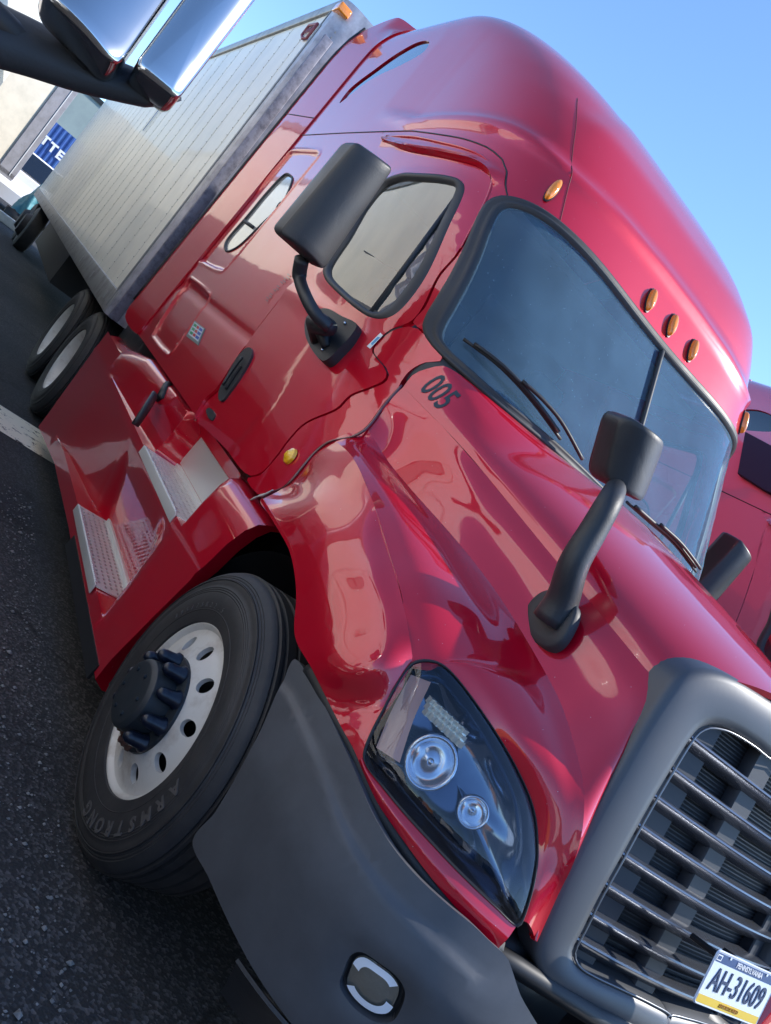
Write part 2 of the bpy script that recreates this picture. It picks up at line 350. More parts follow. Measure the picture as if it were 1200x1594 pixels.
Pt=tab([(1,5),(3.1,5),(3.5,4.2),(3.8,3.4),(4.1,2.8),(4.9,2.4)],.08)
Xs=tab([(1,-2.6),(3.7,-2.6),(4.0,-2.9),(4.3,-3.3),(4.9,-3.6)],.08)
XR=-3.86
def tv(T,v): return np.interp(v,_v,T)
def C(uv,off=None):
    uv=np.atleast_2d(uv); u=uv[:,0]; v=uv[:,1]; z=tv(Zt,v); w_=tv(Wt,v); n=tv(Nt,v); p=tv(Pt,v); xs=tv(Xs,v); a=n-xs
    phi=np.clip(u,0,3.2)/3.2*math.pi; s=np.abs(np.sin(phi)); c=np.cos(phi)
    # polar angle warped so that the corner is sampled evenly
    r=((s/a)**p+(np.abs(c)/w_)**p)**(-1/p)
    x=xs+r*s; y=-r*c
    k=(xs-XR)/1.25
    x=np.where(u<0,xs+u*k,x); y=np.where(u<0,-w_,y); x=np.where(u>3.2,xs-(u-3.2)*k,x); y=np.where(u>3.2,w_,y)
    return np.stack([x,y,z],1)
def Cinv(P):
    x,y,z=P; v=np.interp(z,Zt,_v); xs=tv(Xs,v)
    if x<xs:
        k=(xs-XR)/1.25; u=(x-xs)/k if y<0 else 3.2+(xs-x)/k
    else: u=math.atan2(x-xs,-y)/math.pi*3.2
    return np.array([u,v])
def Cin(P):
    x,y,z=P; v=np.interp(z,Zt,_v); xs=tv(Xs,v); w_=tv(Wt,v)
    if x<xs: return abs(y)/w_-1
    a=tv(Nt,v)-xs; p=tv(Pt,v); return ((x-xs)/a)**p+(abs(y)/w_)**p-1
def hitC(px,py):
    d=ray(px,py); d=d/np.linalg.norm(d); t=.6; pt=t
    while t<14:
        P=CC+d*t
        if P[2]<4.03 and Cin(P)<0: break
        pt=t; t+=.02
    else: raise Exception('miss %s'%((px,py),))
    a,b=pt,t
    for _ in range(30):
        m_=(a+b)/2
        if Cin(CC+d*m_)<0: b=m_
        else: a=m_
    return Cinv(CC+d*b)
def traceC(L): return [hitC(*p) for p in L]
def mirU(L): L=np.array(L); return np.stack([3.2-L[:,0],L[:,1]],1)
# ================================================================ RED TRUCK
truck=thing('semi_truck',(0,0,0),'red sleeper semi truck in front, with grey bumper and a licence plate on its grille','truck')
windo=[(627,272),(652,272),(710,279),(722,289),(720,307),(700,350),(670,417),(643,460),(614,490),(590,497),(568,490),(523,453),(506,431),(508,411),(537,367),(567,317),(597,284)]
WO=dens(traceC(windo),.015,True)
doorL=[(596,221),(640,235),(700,246),(745,258),(762,270),(765,287),(744,337),(712,395),(683,430),(660,477),(641,501),(606,516),(580,546),(602,576),(600,592),(576,604),(546,616),(524,637),(475,659),(449,685),(432,708),(404,738),(381,738),(350,700),(317,667),(301,650),(318,622),(338,603),(375,547),(420,486),(487,400),(540,315)]
DO=dens(traceC(doorL),.02,True)
eave_=dens(traceC([(600,240),(640,262),(700,270),(735,285)]),.02)
def Cd(uv):   # door: eave flange at the top edge and beltline swell
    uv=np.atleast_2d(uv); P=C(uv); d=pdist(uv,WO); e=np.clip(1-d/.05,0,1); e=e*e*(3-2*e)
    belt=np.exp(-((uv[:,1]-1.93)/.05)**2)*.010*(uv[:,0]<1.1); low=-.016*np.clip((1.62-uv[:,1])/.3,0,1)
    top=np.clip((uv[:,1]-2.86)/.10,0,1); top=top*top*(3-2*top)
    s=(e*.008+belt+low+top*.03); cen=np.array([-2.6,0,0]); N=P-cen; N[:,2]=0; N/=np.linalg.norm(N,axis=1)[:,None]
    N=np.where((uv[:,:1]<.9),np.array([[0,-1.0,0]]),N); return P+N*s[:,None]
door=panel('door',offset_loop(DO,.0025),[WO],Cd,RED,truck,.022,.03,inward=INC)
seal('window_seal',offset_loop(WO,-.004),C,RUB,door,.034,[(0,.002),(.1,.010),(.45,.012),(.8,.006),(1,-.014)],INC)
WI=offset_loop(WO,.024)
panel('window_glass',WI,[],lambda uv:C(uv)*np.array([1,.992,1]),DGL,door,.05,0,inward=INC)
# window divider bar
b=MB(); A=C(traceC([(716,300)]))[0]; Bq=C(traceC([(578,488)]))[0]
q0=C(traceC([(709,306)]))[0]; q1=C(traceC([(576,486)]))[0]; b.tube([q0+np.array([0,.004,0]),q1+np.array([0,.004,0])],.0115,8); q2=C(traceC([(566,390)]))[0]; q3=C(traceC([(652,442)]))[0]; b.tube([q2+np.array([0,.004,0]),q3+np.array([0,.004,0])],.003,6); b.build('window_divider',RUB,door)
# sleeper side panel with pressed frames
jointL=[(425,205),(464,211),(537,207),(594,205),(642,204),(687,210),(725,217),(762,231),(781,247),(789,268),(787,290),(790,306)]
JN=np.array(traceC(jointL)); JN[0,0]=-1.25
def zj(u): return np.interp(u,JN[:,0],JN[:,1])
print('joint uv',np.round(JN,3).tolist())
SWf=dens(traceC([(447,241),(455,235),(494,236),(496,243),(486,256),(352,418),(343,421),(316,409),(313,402)]),.02,True)
HF=dens(traceC([(292,437),(300,436),(322,456),(324,464),(268,548),(262,552),(240,528),(239,518)]),.02,True)
STR_=dens(traceC([(447,392),(457,398),(462,412),(412,474),(405,474),(406,458)]),.02,True)
def Cs(uv):
    uv=np.atleast_2d(uv); P=C(uv); s=np.zeros(len(uv))
    for L,dep in ((SWf,.012),(HF,.012)):
        d=pdist(uv,L); ring=np.exp(-((d-.0)/.012)**2)*.008; ins=inpoly(uv,L); s+=ring-np.where(ins,np.clip(d/.012,0,1),0)*dep
    s+= -.010*np.exp(-((uv[:,1]-1.62)/.04)**2)
    return P+np.array([[0,-1.0,0]])*s[:,None]
SWo=dens(traceC([(440,271),(451,272),(453,281),(437,315),(403,350),(372,380),(354,390),(348,384),(353,370),(384,334),(412,300)]),.012,True)
bottomz=1.145
slp=[(-1.25,bottomz)]+[tuple(p) for p in cr([(-1.25,bottomz),tuple(Cinv(S(301,655,y=-1.19)))],30)][1:]
drl=[p for p in traceC([(301,652),(318,622),(338,603),(375,547),(420,486),(487,400),(540,315),(596,220)])]
drl=[tuple(p) for p in cr(drl,90)]
jt=[(u,zj(u)) for u in np.linspace(drl[-1][0],-1.25,60)]
lft=[(-1.25,v) for v in np.linspace(zj(-1.25),bottomz,60)][1:-1]
SL=np.array([(-1.25,bottomz)]+[(u,bottomz) for u in np.linspace(-1.25,drl[0][0],50)[1:]]+drl+jt+lft)
SLo=offset_loop(SL,.0025)
sleeper=panel('sleeper_side',SLo,[offset_loop(SWo,-.004)],Cs,RED,truck,.014,.03,inward=INC)
seal('window_seal',offset_loop(SWo,-.006),Cs,RUB,sleeper,.022,[(0,.0),(.1,.008),(.6,.008),(1,-.02)],INC)
panel('window_glass',offset_loop(SWo,.004),[],lambda uv:Cs(uv)*np.array([1,.995,1]),mat('pale_window_glass',(.35,.37,.36),.12,coat=1),sleeper,.05,0,inward=INC)
b=MB(); qa=Cs(traceC([(378,342)]))[0]; qb=Cs(traceC([(392,352)]))[0]; b.tube([qa,qb],.012,8); b.build('window_bar',RUB,sleeper)
# front cowl side panel (between the door and the hood)
hoodrear=[(625,600),(600,628),(571,666),(550,679),(512,688),(490,704),(471,726),(445,756),(420,768),(406,778)]
cwl=[(636,507),(606,516),(580,546),(602,576),(600,592),(576,604),(546,616),(524,637),(475,659),(449,685),(432,708),(404,738),(383,745),(400,770)]+hoodrear[::-1][1:]+[(625,597),(640,578),(662,566),(690,562),(685,548),(672,532),(652,512)]
CW=dens(traceC(cwl),.02,True)
panel('cowl_side',offset_loop(CW,.0025),[],C,RED,truck,.025,.03,inward=INC)
# A pillar
apl=[(765,287),(744,337),(712,395),(683,430),(660,477),(641,501),(652,512),(661,515),(664,495),(683,462),(702,430),(723,388),(744,338),(756,318),(775,307),(790,306),(787,290),(789,268),(781,247),(762,231),(725,217),(687,210),(642,204),(596,205),(596,221),(640,235),(700,246),(745,258),(762,270)]
AP=dens(traceC(apl),.015,True)
DTOP=np.array(cr(traceC([(596,222),(640,236),(700,247),(745,259),(762,271)]),50))
def brow(uv,amp,wd):
    uv=np.atleast_2d(uv); P=C(uv); d=pdist(uv,DTOP,False); s=amp*np.exp(-(d/wd)**2); return P+np.array([[0.15,-1.0,0.1]])*s[:,None]
def Ce(uv): return brow(uv,.032,.03)
panel('door_pillar',offset_loop(AP,.003),[],Ce,RED,truck,.02,.03,inward=INC)
# eyebrow over the door
b=MB(); EB=cr(np.array([C([h])[0] for h in traceC([(594,213),(640,213),(687,222),(725,232),(752,245),(766,262),(766,285),(750,325),(716,388)])]),50)
b.tube(EB,np.concatenate([np.linspace(.002,.010,12),np.linspace(.010,.008,20),np.linspace(.008,.004,18)]),10); b.build('drip_rail',RED,truck)
# windshield and its rubber
wsn=[(935,771),(858,699),(779,634),(716,578),(680,545),(661,517),(664,495),(683,462),(702,430),(723,388),(744,338),(757,317),(775,307),(800,308),(837,322),(879,353),(933,407),(992,478)]
wu=np.array(traceC(wsn)); tc_=hitC(1031,534); wu=np.vstack([wu,[1.6,tc_[1]]]); _k=wu[14:]; _cf=np.polyfit((1.6-_k[:,0])**2,_k[:,1],2); wu[15:,1]=np.polyval(_cf,(1.6-wu[15:,0])**2)
_kb=wu[:4]; wu[0,1]=np.mean(_kb[:2,1]); wu=np.vstack([[1.6,wu[0,1]],wu])
full=np.vstack([wu,mirU(wu)[::-1]]); full=np.delete(full,[len(wu)-1,len(full)-1],0); WS=dens(full,.02,True)
print('wu',np.round(wu,3).tolist()); print('ws bottom v',wu[0],'top',wu[-1], 'lowcorner',wu[5])
WSi=offset_loop(WS,.034)
ws=panel('windshield',WSi,[],lambda uv:C(uv)-np.array([.012,0,0]),WGL,truck,.05,0,inward=INC)
seal('windshield_seal',offset_loop(WS,-.004),C,RUB,ws,.043,[(0,.0),(.08,.007),(.3,.010),(.45,.002),(.6,.010),(.8,.011),(1,-.014)],INC)
b=MB(); b.tube([C([(1.6,v)])[0]+np.array([.003,0,0]) for v in np.linspace(wu[0][1]+.05,wu[-1][1]-.04,16)],.016,8,flat=.7); b.build('windshield_divider',RUB,ws)
# roof cap
ridge=np.array(traceC([(642,188),(700,184),(750,187),(799,200),(844,230),(892,275),(975,349),(1035,418)])); 
print('ridge',np.round(ridge,3).tolist())
ru=np.concatenate([[-1.25,-.4],ridge[:,0],[1.6]]); rv=np.concatenate([[3.16,3.16],ridge[:,1],[ridge[-1,1]]])
def Cr(uv):
    uv=np.atleast_2d(uv); P=C(uv); u=np.where(uv[:,0]>1.6,3.2-uv[:,0],uv[:,0]); vr=np.interp(u,ru,rv); q=uv[:,1]-vr
    st=np.clip(q/.05,0,1); st=st*st*(3-2*st); fade=np.clip((u+.1)/.5,0,1); rise=np.exp(-(q/.035)**2)*.019*fade
    s=-st*.022*fade*np.clip((4.1-uv[:,1])/.5,0,1)+rise
    # raised middle of the roof front
    eu=1.02+.20*np.clip((uv[:,1]-3.3)/.6,0,1); md=np.clip((u-eu)/.10,0,1); md=md*md*(3-2*md); s+=md*.022*np.clip((uv[:,1]-3.2)/.15,0,1)*np.clip((4.2-uv[:,1])/.3,0,1)
    cen=np.array([-2.6,0,0]); N=P-cen; N[:,2]=0; N/=np.linalg.norm(N,axis=1)[:,None]+1e-9; N=np.where(uv[:,:1]<.3,np.array([[0,-1.0,0]]),N); N=np.where(uv[:,:1]>2.9,np.array([[0,1.0,0]]),N)
    return P+N*s[:,None]
# lower edge: joint line, then along the windshield top to the middle
top_ws=np.array([p for p in wu[13:]]); low=[(u,zj(u)) for u in np.linspace(-1.25,JN[-3,0],60)]+[tuple(p) for p in JN[-2:]]+[(p[0],p[1]) for p in top_ws[1:]]
low=np.array(low); low=dens(low,.02); lowm=mirU(low)[::-1]
VT=4.86
right=[(4.45,v) for v in np.linspace(zj(-1.25),VT,40)][1:]; topv=[(u,VT) for u in np.linspace(4.45,-1.25,120)][1:]; left=[(-1.25,v) for v in np.linspace(VT,zj(-1.25),40)][1:-1]
RO=np.vstack([low,lowm,right,topv,left])
# roof window (visor of the bunk) on the side
RW=dens(traceC([(529,160),(545,138),(585,107),(622,81),(648,67),(667,65),(660,80),(630,98),(580,122),(552,142)]),.012,True)
RWm=mirU(RW)[::-1]
roof=panel('roof_cap',RO,[offset_loop(RW,-.003),offset_loop(RWm,-.003)],Cr,RED,truck,.03,.02,inward=INC)
panel('roof_window',offset_loop(RW,.002),[],lambda uv:Cr(uv)*np.array([1,.99,1]),DARKGL,roof,.04,.0,inward=INC)
panel('roof_window',offset_loop(RWm,.002),[],lambda uv:Cr(uv)*np.array([1,.99,1]),DARKGL,roof,.04,.0,inward=INC)
b=MB(); b.add(np.array([C([(u,v)])[0] for v in np.linspace(zj(-1.25),4.86,24) for u in (-1.25,4.45)]),[(2*i,2*i+1,2*i+3,2*i+2) for i in range(23)]); b.build('roof_rear_wall',RED,truck)
# thin seam of the roof panel with chipped paint
sm=cr(traceC([(900,150),(898,190),(894,225),(889,270),(880,310),(870,352)]),40); b=MB(); b.tube([Cr([p])[0] for p in sm],.0022,6); b.build('roof_seam',mat('seam_dark',(.12,.004,.012),.6),roof)
jl=[(u,zj(u)) for u in np.linspace(-1.25,JN[-3,0],70)]+[tuple(p) for p in cr(JN[-3:],8)][1:]
b=MB(); b.tube([C([p])[0] for p in jl],.004,6); b.build('joint_seal',BLKM,truck)
# ---- marker lamps
def marker(px,py,parent,sy=1):
    uv=hitC(px,py); P=Cr([uv])[0]; e=.01; n=np.cross(Cr([uv+[e,0]])[0]-Cr([uv-[e,0]])[0],Cr([uv+[0,e]])[0]-Cr([uv-[0,e]])[0]); n/=np.linalg.norm(n); 
    if n[0]<0: n=-n
    return P,n
def lampobj(P,n,L=.062,W=.021,H=.034,up=(0,0,1)):
    n=Vector(n); up=Vector(up); t=(up-n*up.dot(n)).normalized(); s=n.cross(t); b=MB()
    def ring(k,h): return [tuple(Vector(P)+t*L*k*math.cos(a)+s*W*k*math.sin(a)+n*h) for a in np.linspace(0,2*math.pi,24,endpoint=False)]
    b.loops([ring(1.12,0),ring(1.12,.007),ring(1.0,.008)],0); b.loops([ring(1.0,.008),ring(.96,H*.6),ring(.8,H*.88),ring(.5,H),ring(.1,H*1.03)],1,capend=True)
    return b
mk_=[]
Pm,nm=marker(860,298,roof)
for P,n in ((Pm,nm),(Pm*np.array([1,-1,1]),nm*np.array([1,-1,1])),)+tuple(marker(a,bb,roof) for a,bb in ((1010,468),(1043,507),(1075,546))):
    lampobj(P,n).build('marker_lamp',[BLKM,AMB],roof,auto=50)
# side turn lamp
P=C([hitC(453,711)])[0]; bb=MB(); 
for r0,h0,r1,h1 in ((.036,0,.033,.012),(.033,.012,.012,.026)): bb.lathe([(r0,h0),(r1,h1)],(P[0],P[1],P[2]),'y',24,0,-1)
bb.lathe([(.012,.026),(.0001,.027)],tuple(P),'y',24,0,-1); bb.build('side_lamp',AMBY,truck)
# ---- extender behind the sleeper
exo=[(-3.87,z) for z in np.linspace(1.15,3.72,30)]+[(-3.80,3.83),(-3.66,3.91),(-3.48,3.955),(-3.56,3.985),(-3.85,4.03),(-4.14,4.07)]+[(-4.40,z) for z in np.linspace(3.9,1.25,30)]+[(-4.3,1.16)]
exo=dens(exo,.03,True)
def Ex(uv):
    uv=np.atleast_2d(uv); t=np.clip((-3.87-uv[:,0])/.5,0,1); w_=np.interp(uv[:,1],Zt,Wt); tt=np.clip((-3.7-uv[:,0])/.4,0,1); w_=np.where(uv[:,1]>3.8,np.maximum(w_,.9)*(1-tt)+np.interp(uv[:,1],[3.8,4.1],[np.interp(3.8,Zt,Wt),1.02])*tt,w_); return np.stack([uv[:,0],-(w_+.012+.055*t),uv[:,1]],1)
ex=panel('fairing_extender',exo,[],Ex,RED,truck,.05,.03,inward=(-3.8,0,2.5)); mirrored(ex)
b=MB(); b.tube([Ex([(-4.40,z)])[0]+np.array([-.012,0,0]) for z in np.linspace(1.3,3.95,20)],.014,6); b.build('extender_edge',BLKM,truck)
for zz in (3.107,):
    b=MB(); b.tube([Ex([(x,3.09)])[0] for x in np.linspace(-3.87,-4.4,6)],.004,6); b.build('extender_joint',BLKM,truck)
# ---- mirror the cab's side parts
for o in (door,sleeper):
    c=mirrored(o)
    for ch in list(o.children): mirrored(ch,c)
for nme in ('cowl_side','door_pillar','drip_rail','side_lamp','extender_edge'):
    mirrored(bpy.data.objects[nme])
# dark cab shell behind
b=MB(); b.box((-3.84,-1.05,1.12),(-1.0,1.05,1.2)); b.box((-3.84,-1.1,1.15),(-3.8,1.1,3.8)); b.build('cab_floor',BLKIN,truck,smooth=False)
b=MB(); b.box((-3.7,-1.0,2.86),(-1.35,1.0,2.9)); b.build('headliner',LINER,truck,smooth=False)
b=MB(); b.box((-2.75,-1.05,1.2),(-2.72,-.2,2.86)); b.box((-2.75,.2,1.2),(-2.72,1.05,2.86)); b.build('bunk_curtain',LINER,truck,smooth=False)
b=MB(); b.grid(smoothgrid([[(-.42,-.85,2.03),(-.33,0,2.04),(-.42,.85,2.03)],[(-.75,-.9,2.06),(-.7,0,2.07),(-.75,.9,2.06)],[(-.95,-.9,1.95),(-.95,0,1.96),(-.95,.9,1.95)],[(-.98,-.9,1.4),(-.98,0,1.4),(-.98,.9,1.4)]],20,16)); dash=b.build('dashboard',DASH,truck)
for yy in (-.52,.52):
    b=MB(); b.box((-1.95,yy-.25,1.55),(-1.45,yy+.25,1.7),bev=.05); b.box((-2.1,yy-.25,1.65),(-1.92,yy+.25,2.35),bev=.06); b.box((-2.08,yy-.14,2.36),(-1.95,yy+.14,2.58),bev=.05); b.box((-1.85,yy-.15,1.2),(-1.6,yy+.15,1.56)); b.build('seat',SEATM,truck)
b=MB(); ang=R_(35); cc=Vector((-1.15,.52,2.0)); t1=Vector((math.sin(ang)*-1,0,math.cos(ang))); 
b.tube([tuple(cc+t1*.22*math.cos(a)+Vector((0,1,0))*.22*math.sin(a)) for a in np.linspace(0,2*math.pi,32,endpoint=False)],.015,8,closed=True); b.tube([tuple(cc+Vector((0,-.2,0))),tuple(cc+Vector((0,.2,0)))],.02,8); b.tube([tuple(cc),(-.95,.52,1.8)],.03,8); b.build('steering_wheel',BLK,truck)
# ================= hood
rearL=[S(626,601,y=-.93),S(640,582,y=-.92),S(662,571,y=-.89),S(685,566,y=-.84)]
def hz(x,y):
    zc=np.interp(x,[-.9,-.35,0,.3,.6,.9],[2.10,2.05,1.995,1.925,1.845,1.762]); return zc

rows=[]
# stations: rear -> front ; each row from seam to centre
def hrow(xs_,ys,zs): return [(x,y,z) for x,y,z in zip(xs_,ys,zs)]
_h=[C([hitC(*p)])[0]+np.array([.012,0,0]) for p in ((626,601),(640,583),(662,573),(694,570),(775,632),(856,698))]
print('hood rear',np.round(_h,2).tolist())
rows.append(_h+[np.array([-.30,0,2.055])])
for (px,py,ys,xc_,zc_) in ((719,696,-.865,-.10,2.03),(775,762,-.80,.11,1.988),(850,854,-.735,.37,1.932),(971,1000,-.645,.765,1.842),(1032,1075,-.60,.975,1.79)):
    p0=S(px,py,y=ys); row=[]
    for q in np.linspace(0,math.pi/2,8):
        row.append(np.array([p0[0]+(xc_-p0[0])*math.sin(q)**2,ys*math.cos(q),p0[2]+(zc_-p0[2])*math.sin(q)**1.05]))
    rows.append(row)
G=smoothgrid(rows,60,40); Gm=G[:,::-1][:,1:]*np.array([1,-1,1]); b=MB(); b.grid(np.concatenate([G,Gm],1)); hood=b.build('hood',RED,truck); orient(hood); thick(hood,.02)
# hood side wall: seam -> valley
_v0=C([hitC(571,666)])[0]
val=[_v0]+[S(*p[:2],y=p[2]) for p in ((610,726,-.965),(711,842,-.88),(760,904,-.835),(797,959,-.80),(842,1035,-.76),(870,1088,-.735),(883,1123,-.725),(897,1170,-.708),(908,1224,-.695),(909,1262,-.685),(905,1300,-.67),(892,1345,-.655),(870,1390,-.64),(836,1466,-.605))]
tops=[G[int(round(f*(len(G)-1))),0] for f in (0,.16,.36,.5,.6,.76,.88,.95,1.0)]+[S(*p[:2],y=p[2]) for p in ((1010,1110,-.603),(985,1158,-.605),(955,1208,-.603),(925,1262,-.602),(885,1340,-.60),(836,1460,-.60))]
b=MB(); rows=[]
for t,v in zip(tops,val):
    t=np.array(t); v=np.array(v); rows.append([t,t*.75+v*.25+np.array([0,-.004,0]),t*.4+v*.6+np.array([0,.002,0]),v])
W1=smoothgrid(rows,60,16); b.grid(W1); wall=b.build('hood_side',RED,truck); orient(wall,(.2,0,1.4)); thick(wall,.02)
# fender upper surface: valley -> crest/headlight inner edge
cre=[(-.64,-1.03,1.565),(-.34,-1.10,1.515),(-.0,-1.14,1.45),(.32,-1.15,1.368),(.52,-1.13,1.29),(.62,-1.085,1.265)]
# lower front inner edge follows the headlight (traced on the front form)
def FBn(z): return np.interp(z,[.7,.85,1.0,1.12,1.24,1.335,1.42,1.5],[1.20,1.175,1.125,1.055,.955,.83,.66,.4])
def FBin(P):
    x,y,z=P; 
    if x<0: return abs(y)/1.245-1
    return (x/FBn(z))**3.2+(abs(y)/np.interp(z,[.7,1.0,1.3],[1.265,1.255,1.205]))**3.2-1
def hitF(px,py,fn=FBin,lo=.5):
    d=ray(px,py); d=d/np.linalg.norm(d); t=lo; pt=t
    while t<6:
        if fn(CC+d*t)<0: break
        pt=t; t+=.01
    a,b_=pt,t
    for _ in range(30):
        m_=(a+b_)/2
        if fn(CC+d*m_)<0: b_=m_
        else: a=m_
    return CC+d*b_
hlo=[(640,1034),(621,1059),(599,1100),(576,1145),(566,1176),(572,1194),(595,1224),(625,1261),(662,1302),(719,1362),(775,1415),(804,1441),(813,1433),(831,1374),(837,1325),(831,1261),(809,1205),(775,1145),(737,1089),(707,1051),(685,1033),(660,1028)]
H3=[hitF(*p) for p in hlo]
print('HL',[tuple(np.round(h,2)) for h in H3])
HLoop=dens(H3,.012,True)
inner=[H3[i] for i in (0,21,20,19,18,17,16,15,14,13,12)]
# fender top patch
rows=[]
V_=val
I_=[C([hitC(520,684)])[0],S(550,714,y=-1.145),S(580,780,y=-1.155),S(606,862,y=-1.155),S(626,930,y=-1.15)]
inn=cr([H3[i] for i in (0,21,20,19,18,17,16,15,14,13,12)],10)
def grow(p,k=.012):   # keep the panel edge just outside the lens
    return np.array(p)+np.array([-.004,0,0.0])
Iall=[np.array(p) for p in I_]+list(inn)
for v,i in zip(V_,Iall):
    v=np.array(v); i=np.array(i); mid=v*.5+i*.5; bl=np.array([.012,0,.035])*min(1,np.linalg.norm(v-i)/.35)
    rows.append([v,v*.82+i*.18+bl*.1,mid+bl*.75,v*.18+i*.82+bl*.85,i])
FT=smoothgrid(rows,90,26); b=MB(); b.grid(FT); ftop=b.build('fender_top',RED,truck); orient(ftop); thick(ftop,.015)
# fender side
fs=[[(520,684,-1.065),(492,703,-1.13),(450,750,-1.20),(405,779,-1.235)],
    [(550,714,-1.095),(520,742,-1.17),(476,788,-1.225),(430,820,-1.245)],
    [(580,780,-1.13),(550,803,-1.19),(502,832,-1.235),(449,854,-1.25)],
    [(598,830,-1.145),(562,856,-1.2),(512,880,-1.24),(458,890,-1.252)],
    [(611,876,-1.15),(572,903,-1.205),(516,922,-1.242),(461,928,-1.253)],
    [(625,930,-1.15),(583,955,-1.20),(522,972,-1.24),(459,990,-1.252)],
    [(639,1000,-1.14),(593,1028,-1.195),(536,1044,-1.235),(486,1042,-1.245)]]
rows=[[S(a,b_,y=c) for a,b_,c in r] for r in fs]
rows[0][:3]=[np.array(I_[0])]+[C([hitC(*p)])[0] for p in ((490,704),(446,755))]; rows[1][0]=np.array(I_[1]); rows[2][0]=np.array(I_[2])
rows.append([H3[0],hitF(600,1085),hitF(550,1098),hitF(514,1098)])
rows.append([H3[2],hitF(586,1118),hitF(560,1130),hitF(533,1135)])
rows.append([H3[3],hitF(570,1150),hitF(560,1158),hitF(550,1165)])
rows.append([H3[4],hitF(565,1178),hitF(562,1182),hitF(558,1184)])
FS=smoothgrid(rows,70,28); b=MB(); b.grid(FS)
# wheel-arch lip
lipP=[FS[i,-1] for i in range(0,46)]; lip2=[p+np.array([0,.05,-.004]) for p in lipP]; b.grid(np.array([lipP,lip2]).transpose(1,0,2)); 
fside=b.build('fender_side',RED,truck); orient(fside); thick(fside,.012)
# strip under the headlight
lowt=[H3[i] for i in (4,5,6,7,8,9,10,11)]; lowb=[hitF(*p) for p in [(558,1184),(567,1206),(588,1250),(622,1300),(660,1352),(703,1405),(742,1446),(776,1476)]]
rows=[[a,(np.array(a)+bq)/2+np.array([.006,-.004,0]),bq] for a,bq in zip(lowt,lowb)]
b=MB(); b.grid(smoothgrid(rows,40,8)); fl=b.build('fender_lower',RED,truck); orient(fl); thick(fl,.015)
# headlight
hl=thing('headlight',(0,0,0),None,None); 
for k in list(hl.keys()): del hl[k]
cen=HLoop.mean(0); b=MB()
def scaleloop(L,s,push,c=cen): return [np.array(c)+(p-np.array(c))*s+np.array(push) for p in L]
nv=np.array([.75,-.62,.2]); nv/=np.linalg.norm(nv)
# lens: pulled onto the form
def toF(p,lift):
    p=np.array(p); 
    for _ in range(1):
        d=p-np.array([0.3,-.35,p[2]-.25]); d/=np.linalg.norm(d); t0,t1=-.4,.5
        for _ in range(40):
            m_=(t0+t1)/2
            if FBin(p+d*m_)<0: t0=m_
            else: t1=m_
        q=p+d*t0
    return q+d*lift
Ls=[HLoop]
for s,l in ((.93,.006),(.8,.012),(.62,.016),(.42,.018),(.22,.019),(.04,.019)): Ls.append([toF(cen+(p-cen)*s,l) for p in HLoop])
b.loops(Ls,capend=True); lens=orient(b.build('lens',HGL,truck))
bpy.data.objects.remove(hl)
hlt=b=MB(); 
b.loops([scaleloop(HLoop,1.0,-nv*.012),scaleloop(HLoop,.985,-nv*.05),scaleloop(HLoop,.93,-nv*.11),scaleloop(HLoop,.8,-nv*.14),scaleloop(HLoop,.4,-nv*.15),scaleloop(HLoop,.05,-nv*.15)],capend=True)
head=b.build('headlight',LAMPIN,truck); lens.parent=head
b=MB(); b.loops([scaleloop(HLoop,1.012,nv*.001),scaleloop(HLoop,1.0,nv*.007),scaleloop(HLoop,.985,nv*.001),scaleloop(HLoop,.98,-nv*.02)]); b.build('lamp_seal',BLKM,head)
def disc(px,py,depth,r,name,mm,stretch=1.0,bowl=.06,ringm=SILV):
    c=hitF(px,py)-nv*depth; t=np.cross(nv,(0,0,1)); t/=np.linalg.norm(t); u_=np.cross(t,nv); b=MB()
    def rg(k,h,n=32): return [c+t*r*k*math.cos(a)+u_*r*k*stretch*math.sin(a)+nv*h for a in np.linspace(0,2*math.pi,n,endpoint=False)]
    b.loops([rg(1.2,-.01),rg(1.16,.012),rg(1.02,.014),rg(.98,0)],0); b.loops([rg(.98,0),rg(.85,-bowl*.5),rg(.55,-bowl*.85),rg(.2,-bowl)],1,capend=True)
    b.loops([rg(.16,-bowl),rg(.16,-bowl*.2),rg(.1,-bowl*.1)],0,capend=True)
    return b.build(name,[ringm,mm],head)
disc(672,1190,.06,.058,'high_beam',REFL,1.1)
disc(738,1268,.045,.036,'low_beam',REFL,1.0,.04)
# turn signal block with ribs
b=MB(); 
for k in range(7):
    for r in range(3):
        c=hitF(672+k*8.5+r*-3,1092+k*8+r*9)-nv*.035; b.add([c+np.array(o)*.009 for o in ((-1,-1,-1),(1,-1,-1),(1,1,-1),(-1,1,-1),(-1,-1,1),(1,-1,1),(1,1,1),(-1,1,1))],[(0,3,2,1),(4,5,6,7),(0,1,5,4),(1,2,6,5),(2,3,7,6),(3,0,4,7)])
b.build('turn_signal',mat('clear_ribbed_plastic',(.75,.72,.6),.15,coat=1,metal=.5),head,smooth=False)
# side reflector strip in the lamp
b=MB(); b.grid(smoothgrid([[hitF(x-10,y)-nv*.03 for x,y in ((650,1050),(620,1105),(595,1165))],[hitF(x,y)-nv*.05 for x,y in ((672,1062),(645,1120),(622,1190))]],4,10)); b.build('side_reflector',mat('reflector_amber',(.6,.28,.16),.2,coat=1),head)
